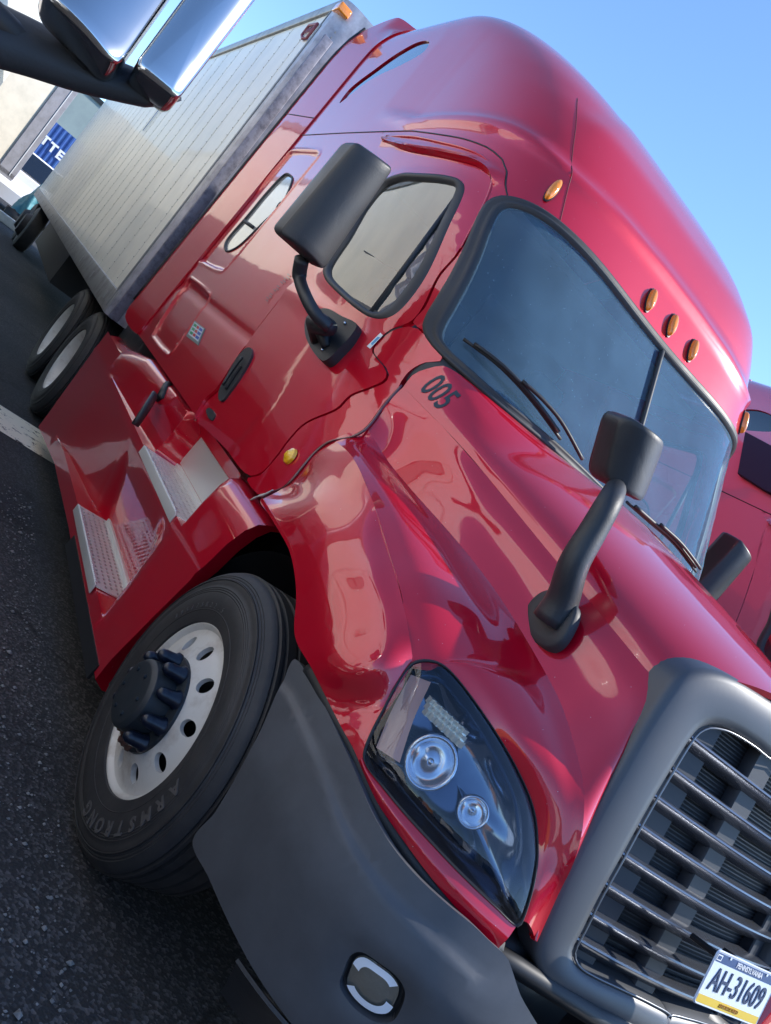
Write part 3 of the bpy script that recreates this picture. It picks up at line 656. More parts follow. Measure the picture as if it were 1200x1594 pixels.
# ================= bumper
def BPin(P):
    x,y,z=P
    n=np.interp(z,[.25,.4,.7,.95,1.05],[1.17,1.27,1.30,1.22,1.14]); w_=np.interp(z,[.25,.42,.75,1.0],[1.17,1.24,1.262,1.25])
    if x<-.1: return abs(y)/w_-1
    return (((x+.1)/(n+.1)))**3.4+(abs(y)/w_)**3.4-1
def hitB(px,py): return hitF(px,py,BPin,.4)
def Bs(uv):   # u: angle 0 (side) .. 1.6 (nose) ; v: z
    uv=np.atleast_2d(uv); u=uv[:,0]/1.6*math.pi/2; z=uv[:,1]; n=np.interp(z,[.25,.4,.7,.95,1.05],[1.17,1.27,1.30,1.22,1.14]); w_=np.interp(z,[.25,.42,.75,1.0],[1.17,1.24,1.262,1.25]); s=np.sin(u); c=np.cos(u)
    r=((np.abs(s)/(n+.1))**3.4+(np.abs(c)/w_)**3.4)**(-1/3.4); return np.stack([-.1+r*s,-r*c,z],1)
def Binv(P): return np.array([math.atan2(P[0]+.1,-P[1])/(math.pi/2)*1.6,P[2]])
bt=[Binv(hitB(*p)) for p in [(457,1026),(478,1048),(496,1080),(524,1137),(550,1194),(580,1266),(610,1317),(647,1362),(700,1411),(737,1441),(778,1480)]]
br=[Binv(hitB(*p)) for p in [(303,1310),(340,1262),(400,1155),(436,1075)]]
bl_=[Binv(hitB(*p)) for p in [(480,1594),(430,1545),(380,1480),(330,1370)]]
print('bumper top',np.round(bt,2).tolist(),'rear',np.round(br,2).tolist(),'low',np.round(bl_,2).tolist())
zl=.40
nearo=[(3.2-1.6,zl),(1.2,zl),(.9,zl-.0),(bl_[3][0],bl_[3][1])]+[tuple(p) for p in br]+[tuple(p) for p in bt]+[(1.05,.86),(1.12,.80),(1.25,.74),(1.6,.73)]
nearo=cr(nearo,170); BO=np.vstack([nearo,mirU(nearo)[::-1][1:-1]])
fogc=Binv(hitB(580,1528)); fogo=dens([Binv(hitB(*p)) for p in [(533,1515),(528,1535),(540,1558),(560,1578),(585,1592),(608,1592),(622,1575),(630,1545),(618,1522),(590,1500),(563,1483),(545,1488)]],.008,True)
BTC=np.vstack([np.array(bt[0])+(np.array(bt[0])-np.array(bt[2]))*4,cr(bt,60)])
def B2(uv):
    uv=np.atleast_2d(uv); q=uv.copy(); q[:,0]=np.where(q[:,0]>1.6,3.2-q[:,0],q[:,0]); P=Bs(q)
    dl=pdist(q,BTC,False); s=.009*np.clip((dl-.064)/.02,0,1)
    df=pdist(q,fogo); s+=-.012*np.exp(-(df/.02)**2)
    N=P-np.array([.1,0,0]); N[:,2]=0; N/=np.linalg.norm(N,axis=1)[:,None]; P=P+N*s[:,None]; P[:,1]=np.where(uv[:,0]>1.6,-P[:,1],P[:,1]); return P
_t=np.gradient(BTC,axis=0); _t/=np.linalg.norm(_t,axis=1)[:,None]; _nn=np.stack([_t[:,1],-_t[:,0]],1)
if _nn[30]@(np.array([.9,.6])-BTC[30])<0: _nn=-_nn
_ex=np.vstack([cr(BTC[2:]+_nn[2:]*q_,150) for q_ in (.062,.070,.078,.086)]); _ex=_ex[inpoly(_ex,BO)&(pdist(_ex,BO)>.006)&(pdist(_ex,fogo)>.01)]
bump=panel('bumper',BO,[fogo,mirU(fogo)[::-1]],B2,GREYP,truck,.025,.04,inward=(.3,0,.6),extra=_ex)
# dark lower air dam
zs_=[.40,.39,.34,.28,.23]; b=MB(); rows=[]
for zz,ins in zip(zs_,[.012,-.008,-.02,-.035,-.05]):
    L=Bs(np.array([(u,max(zz,.26)) for u in np.linspace(.72,1.6,30)])); L[:,2]=zz; N=L-np.array([.1,0,0]); N[:,2]=0; N/=np.linalg.norm(N,axis=1)[:,None]; L=L+N*ins; L=np.vstack([L,(L*np.array([1,-1,1]))[::-1][1:]]); rows.append(L)
b.grid(np.array(rows)); ad=b.build('air_dam',BLK,bump); thick(ad,.01)
for sgn in (1,-1):
    fc=fogo.mean(0); lp=[B2([p])[0] for p in fogo]; c0=B2([fc])[0]; nn=np.array([.8,-.6,0]); 
    def fl_(s,h): return [ (c0+(p-c0)*s-nn*h)*np.array([1,sgn,1]) for p in lp]
    b=MB(); b.loops([fl_(1.0,.0),fl_(.97,.03),fl_(.86,.035),fl_(.8,.02)],0); b.loops([fl_(.8,.02),fl_(.6,.018),fl_(.3,.016)],2,capend=True)
    # daytime-light frame: two bright L shapes
    n_=len(lp); 
    for a0,a1 in ((.10,.46),(.60,.94)):
        idx=[int(i)%n_ for i in np.arange(a0*n_,a1*n_)]; o_=[(c0+(lp[i]-c0)*.80-nn*.012)*np.array([1,sgn,1]) for i in idx]; i_=[(c0+(lp[i]-c0)*.55-nn*.012)*np.array([1,sgn,1]) for i in idx]; b.grid(np.array([o_,i_]),1)
    b.build('fog_lamp',[BLK,mat('lamp_diffuser',(.9,.93,.97),.3,coat=1),mat('fog_inner',(.25,.25,.22),.12,coat=1,metal=.6,bump=(60,.6,.004))],bump)
b=MB(); 
for sgn in (1,-1): b.box((.75,sgn*.35-.12,.6),(1.12,sgn*.35+.12,.88)) if sgn>0 else b.box((.75,-.62,.55),(1.05,-.2,.82))
b.tube([(1.0,-.85,.78),(1.1,-.6,.80),(1.17,-.3,.79),(1.17,.3,.79),(1.1,.6,.80)],.028,10); b.build('front_crossmember',BLKM,truck)
# ================= grille
def Gx(y,z): return 1.135-.22*(z-1.0)-.2*y*y
def hitG(px,py):
    d=ray(px,py); t=.5; 
    def f(t): P=CC+d/np.linalg.norm(d)*t; return Gx(P[1],P[2])-P[0]
    while f(t)<0 and t<5: t+=.005
    P=CC+d/np.linalg.norm(d)*t; return np.array([P[1],P[2]])
go=[hitG(*p) for p in [(1165,1068),(1130,1050),(1095,1043),(1062,1052),(1037,1078),(1000,1132),(965,1192),(922,1272),(880,1352),(846,1430),(832,1475),(836,1505),(855,1530),(900,1557),(950,1585)]]
gi=[hitG(*p) for p in [(1200,1180),(1174,1160),(1137,1138),(1110,1131),(1096,1133),(1081,1144),(1043,1205),(1006,1268),(969,1335),(932,1402),(909,1447),(893,1478),(894,1495),(909,1511),(969,1541),(1014,1563),(1043,1582)]]
print('go',np.round(go,2).tolist()); print('gi',np.round(gi,2).tolist())
def halfloop(h,top,bot):
    h=[(0,top)]+[tuple(p) for p in h]+[(0,bot)]; h=cr(h,90); return np.vstack([h,(h*np.array([-1,1]))[::-1][1:-1]])
gtop=go[0][1]+.03; gbot=go[-1][1]-.02
GO=halfloop(go,gtop,gbot); GI=halfloop(gi,gi[0][1]+.035,gi[-1][1]-.03)
def G3(L,dx): return [np.array([Gx(y,z)+dx,y,z]) for y,z in L]
def mixl(a,b_,t): return a*(1-t)+b_*t
b=MB(); b.loops([G3(GO,-.09),G3(GO,-.02),G3(GO,-.006),G3(mixl(GO,GI,.05),.003),G3(mixl(GO,GI,.14),.009),G3(mixl(GO,GI,.42),.012),G3(mixl(GO,GI,.75),.010),G3(mixl(GO,GI,.92),.004),G3(GI,-.008),G3(offset_loop(GI,.004),-.03),G3(offset_loop(GI,.008),-.08)])
sur=b.build('grille_surround',GRLM,truck,auto=60)
b=MB(); b.tube(G3(offset_loop(GI,.002),.002),.0035,8,closed=True); b.build('grille_trim',mat('satin_trim',(.16,.165,.18),.35,metal=.8),sur)
# radiator mesh
b=MB(); ys=np.linspace(-.55,.55,30); zs2=np.linspace(.80,1.66,20); b.grid([[ (Gx(y,z)-.09,y,z) for y in ys] for z in zs2]); 
rm=b.build('radiator_screen',BLKIN,sur)
b=MB()
for z in np.arange(.82,1.66,.011): b.add([(Gx(y,z)-.085,y,z+dz) for y in np.linspace(-.5,.5,14) for dz in (0,.004)],[(2*i,2*i+2,2*i+3,2*i+1) for i in range(13)])
b.build('screen_wires',mat('screen_wire',(.03,.035,.045),.45,metal=.6),sur,smooth=False)
# slats
barL=[(1078,1149),(1048,1197),(1021,1240),(996,1285),(971,1330),(945,1377),(920,1423),(899,1462)]
GIp=np.array(GI); 
for px,py in barL:
    y0,z0=hitG(px,py); b=MB(); ys=np.linspace(y0-.01,-y0+.01,40); rows=[]
    for dx,dz in ((-.075,-.046),(-.045,-.044),(.000,-.006),(.003,.000),(.001,.005),(-.006,.006),(-.075,.0)):
        rows.append([(Gx(y,z0)+dx,y,z0+dz) for y in ys])
    b.grid(np.array(rows)); b.build('grille_slat',SLAT,sur,auto=45)
for yc,wd in ((-.385,.055),(-.095,.05),(.42,.045)):
    b=MB(); rows=[]
    for dx,dy in ((-.085,-wd),(-.05,-wd),(-.045,-wd+.004),(-.045,wd-.004),(-.05,wd),(-.085,wd)):
        rows.append([(Gx(yc+dy,z)+dx,yc+dy,z) for z in np.linspace(.82,1.64,24)])
    b.grid(np.array(rows)); b.build('grille_strut',STRUT,sur,auto=40)
# licence plate
TL=S(1119,1481,x=1.25); BLp=S(1077,1556,x=1.28); BRp=S(1172,1594,x=1.30)
ux=BRp-BLp; ux/=np.linalg.norm(ux); uz=TL-BLp; uz-=ux*(uz@ux); uz/=np.linalg.norm(uz); un=np.cross(ux,uz); hy=.1524; hh=.076; pc=(TL+BLp)/2+ux*hy
def PP(a,c,h=0): return pc+ux*a+uz*c+un*h
def rrect(w,h,r,n=6):
    L=[]
    for cx,cy,a0 in ((w-r,h-r,0),(-w+r,h-r,90),(-w+r,-h+r,180),(w-r,-h+r,270)):
        for k in range(n+1): a=R_(a0+90*k/n); L.append((cx+r*math.cos(a),cy+r*math.sin(a)))
    return L
b=MB(); r0=rrect(hy,hh,.014); r1=rrect(hy-.003,hh-.003,.012); r2=rrect(hy-.006,hh-.006,.01)
b.loops([[PP(a,c,-.002) for a,c in r0],[PP(a,c,.002) for a,c in r1],[PP(a,c,.001) for a,c in r2]],0,capend=True,capstart=True)
b.add([PP(-hy+.007,.045,.0016),PP(hy-.007,.045,.0016),PP(hy-.007,.069,.0016),PP(-hy+.007,.069,.0016)],[(0,1,2,3)],1)
b.add([PP(-hy+.007,-.069,.0016),PP(hy-.007,-.069,.0016),PP(hy-.007,-.047,.0016),PP(-hy+.007,-.047,.0016)],[(0,1,2,3)],2)
text_on(b,'AH-31609',.090,PP(0.0,-.002),ux,uz,bold=.0004,lift=.0018,mi=3,sx=.66,spacing=1.02,extrude=.0015)
text_on(b,'PENNSYLVANIA',.021,PP(.01,.057),ux,uz,bold=.0002,lift=.0022,mi=4,sx=.85)
text_on(b,'APPORTIONED',.016,PP(0,-.058),ux,uz,lift=.0022,mi=5,sx=.85)
b.add([PP(-.135+dx,.057+dz,.0022) for dx,dz in ((-.011,-.008),(.011,-.008),(.011,.008),(-.011,.008))],[(0,1,2,3)],4)
b.add([PP(-.135+dx,.057+dz,.0026) for dx,dz in ((-.008,-.005),(.008,-.005),(.008,.005),(-.008,.005))],[(0,1,2,3)],1)
for dx in (-.09,.09):
    b.add([PP(dx+.004*math.cos(a),.066+.004*math.sin(a),.004) for a in np.linspace(0,6.28,10)],[tuple(range(10))],0)
tag(b.build('licence_plate',[PLW,PLB,PLY,mat('plate_ink',(.02,.03,.09),.4),WHT,mat('plate_orange_print',(.45,.2,.02),.4)],truck,smooth=False),'white licence plate with a blue top band and a yellow bottom band')
for _d in (-.08,.08):
    b=MB(); b.tube([PP(_d,.05,-.004),PP(_d,.05,-.13)],.01,6); b.build('plate_bracket',BLKM,sur,smooth=False)

# ================= mirrors
def head_box(P4,depth,bulge,name,M,parent,axis=(1,0,0),r=.18):
    """mirror shell: P4 corners (tl,tr,br,bl) of the front outline; depth towards -x"""
    tl,tr,br,bl=[np.array(p,float) for p in P4]; c=(tl+tr+br+bl)/4; ax=np.array(axis,float)
    def loop(s,h,rr=r,n=8):
        pts=[]
        for k in range(4):
            a=[tr,tl,bl,br][k]; p_=[br,tr,tl,bl][k]; q_=[tl,bl,br,tr][k]
            e1=(p_-a); e2=(q_-a); A=a+e1*rr*(1 if np.linalg.norm(e1)<np.linalg.norm(e2) else np.linalg.norm(e2)/np.linalg.norm(e1)); Bq=a+e2*rr*(1 if np.linalg.norm(e2)<np.linalg.norm(e1) else np.linalg.norm(e1)/np.linalg.norm(e2))
            for i in range(n+1): t=i/n; pts.append((1-t)**2*A+2*t*(1-t)*a+t*t*Bq)
        q2=[]
        for i_ in range(len(pts)):
            a_=pts[i_]; b2=pts[(i_+1)%len(pts)]; m2=12 if np.linalg.norm(b2-a_)>.06 else 1
            q2+=[a_+(b2-a_)*j_/m2 for j_ in range(m2)]
        return [c+(p-c)*s+ax*h for p in q2]
    wv=(tr-tl+br-bl)/2; hv_=(tl-bl+tr-br)/2; hv_/=np.linalg.norm(hv_); wv=wv-hv_*(wv@hv_); hw=np.linalg.norm(wv)/2; wv/=hw*2
    def cyl(k):
        out=[]
        for p in loop(k,0):
            lat=((p-c)@wv)/hw; e=min(1,(1-k)*14); e=math.sqrt(1-(1-e)**2); out.append(p+ax*(bulge*(1-lat*lat)+bulge*.25)*e)
        return out
    b=MB(); b.loops([loop(.93,-depth),loop(.98,-depth),loop(1.0,-depth*.8),loop(1.0,-depth*.2),loop(.992,-depth*.06)]+[cyl(k) for k in (.995,.985,.97,.95,.925,.8,.6,.4,.2,.03)],0,capend=True)
    b.loops([loop(.93,-depth),loop(.91,-depth+.012)],0); b.loops([loop(.91,-depth+.012),loop(.02,-depth+.012)],1)
    return b.build(name,[M,mat('mirror_glass',(.8,.82,.84),.02,metal=1)],parent)
xm_=-.93
mp=[S(552,219,x=xm_),S(611,262,x=xm_),S(502,422,x=xm_),S(434,362,x=xm_)]
print('mirror pts',[np.round(p,2).tolist() for p in mp])
mir=head_box(mp,.12,.04,'side_mirror',BLK,truck,r=.13)
arm=[S(470,402,x=-1.0),S(466,430,y=-1.46),S(476,462,y=-1.42),S(492,490,y=-1.36),S(512,510,y=-1.29)]
b=MB(); b.tube(cr(arm,24),[.03]*6+[.026]*18,12); b.build('mirror_arm',BLK,mir)
bs=[(487,505),(500,493),(520,490),(545,503),(566,514),(560,530),(540,552),(517,572),(506,566),(492,545),(486,528)]
BL=dens(traceC(bs),.015,True); o=panel('mirror_base',BL,[],lambda uv:C(uv)+np.array([0,-.045,0]),BLK,mir,.02,.06,inward=INC)
cb=C([hitC(520,525)])[0]; b=MB(); b.tube([cb+np.array([-.02,-.02,-.04]),cb+np.array([0,-.1,.0]),S(512,510,y=-1.29)],[.055,.05,.035],14)
b.tube([cb+np.array([.1,-.04,-.06]),cb+np.array([.0,-.085,.0])],[.02,.04],8); b.build('mirror_pivot',BLKM,mir)
b=MB()
for px,py in ((549,514),(514,555)):
    b=MB(); q=C([hitC(px,py)])[0]+np.array([0,-.047,0]); b.lathe([(.007,0),(.006,.006),(.0005,.007)],tuple(q),'y',12,0,-1); b.build('screw',SILV,mir)
mm_=mirrored(mir)
for ch in list(mir.children): mirrored(ch,mm_)
# hood mirror
hx=.42
hp=[S(966,638,x=hx),S(1034,690,x=hx),S(994,782,x=hx),S(934,748,x=hx)]
print('hood mirror',[np.round(p,2).tolist() for p in hp])
hm=head_box(hp,.09,.05,'hood_mirror',BLK,truck,axis=(1,-.15,0),r=.25)
hb=S(862,960,y=-.76); b=MB(); b.tube(cr([hb+np.array([0,0,-.02]),hb+np.array([0,-.015,.05]),S(893,878,y=-.83),S(922,828,y=-.84),S(948,782,y=-.84),S(960,755,x=hx-.03)],24),list(np.linspace(.064,.056,5))+list(np.linspace(.055,.036,19)),16,flat=.85); b.build('mirror_arm',BLK,hm)
hbl=[(818,955),(824,990),(852,1012),(876,1003),(898,965),(900,945),(880,925),(845,925)]
b=MB(); L=cr([S(x,y,y=-.755) for x,y in hbl],40,True); c0=L.mean(0); nn=np.array([.1,-.96,.25]); nn/=np.linalg.norm(nn)
b.loops([[p-nn*.02 for p in L],[p+nn*.012 for p in L],[c0+(p-c0)*.93+nn*.018 for p in L],[c0+(p-c0)*.7+nn*.02 for p in L],[c0+(p-c0)*.1+nn*.02 for p in L]],capend=True); b.build('mirror_base',RUB,hm)
hm2=mirrored(hm)
for ch in list(hm.children): mirrored(ch,hm2)
# ================= wipers
def wiper(pts,armp):
    b=MB(); P=[C([hitC(*p)])[0]+np.array([.02,0,.012]) for p in pts]; P=cr(P,16); b.tube(P,.007,6); b.tube([p+np.array([.014,0,.008]) for p in P[1:-1]],.009,6)
    o=b.build('wiper_blade',BLKM,ws); b=MB(); A=[C([hitC(a,b_)])[0]+np.array([.05,0,.03]) for a,b_ in armp]; b.tube(cr(A,16),.008,8); b.build('wiper_arm',BLKM,ws)
wiper([(715,530),(770,572),(820,625),(865,685)],[(795,598),(825,625),(855,660),(888,718)])
wiper([(968,782),(1000,810),(1040,845),(1076,890)],[(1010,818),(1040,845),(1062,872),(1072,886)])
# cowl (black grille under windshield)
b=MB(); rows=[]
for k,(dx,dz) in enumerate(((-.01,-.035),(.01,-.05),(.03,-.09),(.04,-.2))):
    rows.append([C([(u,np.interp(u,[.5,.9,1.6],[2.12,2.08,2.055]))])[0]+np.array([dx,0,dz]) for u in np.linspace(.75,2.45,60)])
b.grid(np.array(rows)); b.build('windshield_cowl',BLK,truck)
# ================= door handle, badges, stickers
hd=dens(traceC([(392,543),(394,553),(388,566),(372,590),(354,612),(344,623),(339,620),(340,606),(352,585),(368,560),(382,545)]),.008,True)
def Cdh(h): return lambda uv:Cd(uv)+np.array([0,-h,0])
o=panel('door_handle',hd,[],lambda uv:Cd(uv)+np.array([0,-.012,0])*1.0,BLK,door,.01,.03,inward=INC)
b=MB(); P=[Cd([hitC(*p)])[0]+np.array([0,-.014,0]) for p in ((377,572),(365,588),(352,606))]; b.tube(cr(P,10),.012,8,flat=.7); b.build('handle_recess',BLKIN,door)
b=MB(); P=[Cd([hitC(*p)])[0]+np.array([0,-.028,0]) for p in ((383,560),(366,580),(350,602))]; b.tube(cr(P,10),.009,8,flat=.8); b.build('handle_grip',BLK,door)
lt=dens(traceC([(318,636),(324,633),(332,643),(328,652),(322,649)]),.006,True); panel('door_latch',lt,[],lambda uv:Cd(uv)+np.array([0,-.006,0]),BLK,door,.01,.01,inward=INC)
def quadp(pts,off): 
    uv=traceC(pts); return [Cs([p])[0]+np.array([0,-off,0]) for p in uv]
b=MB(); q=quadp([(304,500),(320,512),(309,538),(291,524)],.006); b.add(q+[p+np.array([0,.008,0]) for p in q],[(0,1,2,3),(0,4,5,1),(1,5,6,2),(2,6,7,3),(3,7,4,0)],0)
def bil(q,a,b_): return q[0]*(1-a)*(1-b_)+q[1]*a*(1-b_)+q[2]*a*b_+q[3]*(1-a)*b_
for j,(a0,a1,mi) in enumerate(((.12,.36,1),(.4,.6,2),(.64,.9,3))):
    for k in range(3):
        c0=.12+k*.24; b.add([bil(q,a,c)+np.array([0,-.001,0]) for a,c in ((a0,c0),(a1,c0),(a1,c0+.16),(a0,c0+.16))],[(0,1,2,3)],mi)
b.add([bil(q,a,c)+np.array([0,-.0005,0]) for a,c in ((.06,.06),(.94,.06),(.94,.84),(.06,.84))],[(0,1,2,3)],4)
b.build('permit_sticker',[STGY,STG,STR,STB,PLW],sleeper,smooth=False)
b=MB(); q=[C([p])[0]+np.array([0.004,-.006,0]) for p in traceC([(593,519),(597,523),(577,544),(572,540)])]; b.add(q,[(0,1,2,3)],0); b.add([bil(q,a,c)+np.array([.001,-.001,0]) for a,c in ((.25,.25),(.8,.2),(.8,.8),(.25,.75))],[(0,1,2,3)],1); b.build('door_sticker',[WHT,STBL],door,smooth=False)
# illegible small print strip on the door
b=MB(); q=[Cd([p])[0]+np.array([0,-.004,0]) for p in traceC([(447,425),(456,432),(418,474),(409,467)])]
for k in range(14):
    if k in(5,9): continue
    a0=.2+.15*(k%2); b.add([bil(q,a,c) for a,c in ((a0,k/14),(a0+.45,k/14),(a0+.45,k/14+.03),(a0,k/14+.03))],[(0,1,2,3)])
b.build('small_print',FADE,door,smooth=False)
# fleet number on the hood, stencil letters
b=MB(); Hn=[]
def hoodpt(px,py):
    d=ray(px,py); d/=np.linalg.norm(d); P=G.reshape(-1,3); v=P-CC; t=v@d; r=np.linalg.norm(v-t[:,None]*d,axis=1); i=r.argmin(); return P[i]
def hood_text(txt,px,py,size,dirpx,b,mi=0,sx=.9):
    c=hoodpt(px,py); e=hoodpt(px+dirpx[0],py+dirpx[1]); u=e-c; u/=np.linalg.norm(u); top=hoodpt(px+22,py-18); v_=top-c; v_-=u*(v_@u); v_/=np.linalg.norm(v_)
    V,F=text_mesh(txt,size,.002,1.0,0); P=c+V[:,:1]*sx*u+V[:,1:2]*v_; 
    GP=G.reshape(-1,3); out=[]
    n=np.cross(u,v_)
    if n@(CC-c)<0: n=-n
    for p in P:
        j=np.argsort(((GP-p)**2).sum(1))[:4]; q=GP[j]; wgt=1/(((q-p)**2).sum(1)+1e-5); h=((q-p)@n*wgt).sum()/wgt.sum(); out.append(p+n*(h+.002))
    b.add(out,F,mi)
hood_text('005',680,612,.15,(28,31),b,sx=.62); b.build('fleet_number',DEC,hood,smooth=False)
b=MB(); 
for i,ch in enumerate('K88'):
    P=hitF(606+i*4,976+i*9); text_on(b,ch,.02,P+np.array([0,-.012,0]),(1,0,-.2),(0,0,1),lift=.004)
b.build('fender_print',FADE,truck,smooth=False)
# scrape at the fender corner
b=MB(); P=[C([hitC(*p)])[0]+np.array([0,-.01,0]) for p in ((394,780),(404,775),(415,772),(428,765))]; b.tube(cr(P,14),[.006+.008*random.random() for _ in range(14)],6,flat=.5); b.build('scrape',SCR,truck)
# black gap trim between fender and bumper
b=MB(); b.tube(cr([hitF(*p)+np.array([-.03,.02,-.01]) for p in [(486,1042),(514,1098),(550,1165),(588,1252),(625,1312),(662,1365),(703,1412),(742,1452),(778,1484)]],40),.03,8); b.build('gap_filler',BLKM,truck)
# hinge moulding at hood rear
hr=[C([hitC(*p)])[0]+np.array([.01,-.004,0]) for p in hoodrear]; b=MB(); b.tube(cr(hr,50),.0055,8); b.build('hood_seal',mat('dark_red_trim',(.09,.003,.012),.35,coat=1),truck)
for nme in ('hood_side','fender_top','fender_side','fender_lower','gap_filler','hood_seal'): mirrored(bpy.data.objects[nme])
h2=mirrored(head)
for ch in list(head.children): mirrored(ch,h2)
# wheel well (dark liner)
b=MB(); rows=[]
for yy in (-1.17,-.8,-.55): rows.append([(0+.66*math.cos(a),yy,.50+.64*math.sin(a)) for a in np.linspace(.62,math.pi+.35,30)])
b.grid(np.array(rows)); b.build('wheel_liner',BLKIN,truck); mirrored(bpy.data.objects['wheel_liner'])
b=MB(); b.box((-.8,-.9,1.1),(-.7,.9,1.9)); b.box((-.7,-.55,.5),(.9,.55,1.35)); b.box((-6.9,-.45,.75),(0.9,-.35,1.05)); b.box((-6.9,.35,.75),(0.9,.45,1.05)); b.build('chassis',BLKM,truck,smooth=False)
# ================= side fairing with steps
stx=[-4.30,-4.0,-3.7,-3.45,-3.2,-2.9,-2.6,-2.4,-2.22,-2.14,-2.02,-1.92,-1.8,-1.5,-1.25,-1.19,-1.12,-1.05,-.96,-.90,-.8,-.7,-.57]
def d1(x):
    ks=np.linspace(-.14,.14,9); return float(np.mean([d1r(x+k*(1 if x<-2.3 else .25)) for k in ks]))
def d1r(x): return np.interp(x,[-3.6,-3.3,-2.3,-2.18,-1.2,-1.12,-.97,-.9],[0,.02,.13,.185,.20,.17,.02,0])
def d2(x): return np.interp(x,[-3.6,-3.3,-2.5,-2.03,-1.98,-1.1,-1.04,-.96,-.9],[0,0.01,.05,.09,.215,.215,.19,.03,0])
xsn=np.unique(np.round(np.concatenate([np.array(stx),np.linspace(-4.3,-.57,70)]),3)); prof=[]
for x in xsn:
    a,c=d1(x),d2(x); zl2=np.interp(x,[-4.3,-3.2,-2.1],[.21,.31,.335])+.0
    yo=-1.265; seg=[]
    zu=.845
    pts=[(yo+.05,zl2-.13),(yo,zl2-.1),(yo,zl2),(yo+a*.98,zl2+.003),(yo+a,zl2+.02),(yo+a*.55+.005,(zl2+zu)/2),(yo+.012,zu-.06),(yo+.008,zu-.03),(yo+.012,zu),(yo+.012+c*.97,zu+.003),(yo+.015+c,zu+.02),(yo+.02+c,.98),(yo+.035+c*.85,1.06),(yo+.06+c*.5,1.11),(yo+.11+c*.2,1.135),(yo+.25,1.13)]
    row=[]
    for y_,z_ in pts:
        xx=x
        fr=np.clip((x+1.0)/.43,0,1); xx=x+fr*(.155*np.clip((z_-.32)/.8,0,1)); rr=np.clip((-3.9-x)/.4,0,1); xx=xx-rr*.22*np.clip((z_-.2)/.8,0,1)
        if z_>1.0 and x<-3.2: z_=z_-.14*np.clip((-3.2-x)/1.0,0,1)*np.clip((z_-.9)/.1,0,1)
        row.append((xx,y_,z_))
    prof.append(row)
prof=np.array(prof)
b=MB(); b.grid(prof); 
lipf=prof[-1]; b.grid(np.array([lipf,lipf+np.array([-.01,.06,0])])); fair=b.build('side_fairing',RED,truck,auto=48)
b=MB(); b.box((-4.2,-.95,.3),(-.7,-.8,1.1)) ; b.build('fairing_core',BLKIN,fair,smooth=False)
# rubber skirt
b=MB(); b.grid(np.array([[(x,-1.270,.27),(x,-1.275,.20)] for x in np.linspace(-1.9,-.62,20)])); o=b.build('rubber_skirt',BLKM,fair); thick(o,.012)
def tread(x0,x1,y0,y1,z,name):
    """perforated aluminium step tread with front and back lips"""
    hs=[];nx=int((x1-x0)/.045); ny=5
    for i in range(nx):
        for j in range(ny):
            cx=x0+.03+(x1-x0-.06)*(i+.5*(j%2))/nx+.01; cy=y0+.022+(y1-y0-.055)*j/(ny-1)
            hs.append(np.array([(cx+.015*math.cos(a),cy+.0085*math.sin(a)) for a in np.linspace(0,2*math.pi,8,endpoint=False)]))
    def sf(uv): uv=np.atleast_2d(uv); return np.stack([uv[:,0],uv[:,1],np.full(len(uv),z)],1)
    o=panel(name,np.array([(x0,y0),(x1,y0),(x1,y1),(x0,y1)]),hs,sf,ALU,fair,.08,.006,inward=(0,0,-5))
    b=MB(); b.box((x0,y1-.012,z-.002),(x1,y1+.018,z+.02),bev=.004); b.box((x0,y0-.008,z-.045),(x1,y0-.001,z+.003),bev=.002)
    for i in range(nx*2): 
        cx=x0+.02+(x1-x0-.04)*i/(nx*2); b.box((cx,y0-.006,z+.002),(cx+.012,y0+.004,z+.007))
    b.build('step_lip',ALU,fair); b=MB(); b.box((x0+.01,y0+.01,z-.05),(x1-.01,y1-.01,z-.03)); b.build('step_pan',BLKIN,fair,smooth=False)
tread(-2.17,-1.18,-1.27,-1.085,.345,'step'); tread(-1.93,-.985,-1.255,-1.055,.852,'step')
b=MB(); b.add([(-1.99,-1.037,.872),(-1.14,-1.037,.872),(-1.10,-1.05,1.055),(-1.93,-1.05,1.055),(-1.99,-1.032,.872),(-1.14,-1.032,.872),(-1.10,-1.045,1.055),(-1.93,-1.045,1.055)],[(0,1,2,3),(7,6,5,4),(0,4,5,1),(1,5,6,2),(2,6,7,3),(3,7,4,0)]); b.build('kick_plate',ALU,fair,smooth=False)
b=MB(); P=[S(240,616,y=-1.24),S(225,640,y=-1.285),S(210,662,y=-1.285)]; b.tube(cr(P,12),.03,10,flat=.6); b.build('grab_bracket',BLK,fair)
b=MB(); P=[S(262,600,y=-1.17),S(250,622,y=-1.19)]; b.tube(P,.03,10); b.build('latch_bracket',BLKM,fair)
b=MB(); b.box((-4.75,-1.12,.95),(-3.95,-.6,1.14),bev=.02); b.box((-4.9,-.9,1.0),(-4.0,.9,1.1)); b.build('rear_deck_box',BLK,truck)
f2=mirrored(fair)
for ch in list(fair.children): mirrored(ch,f2)
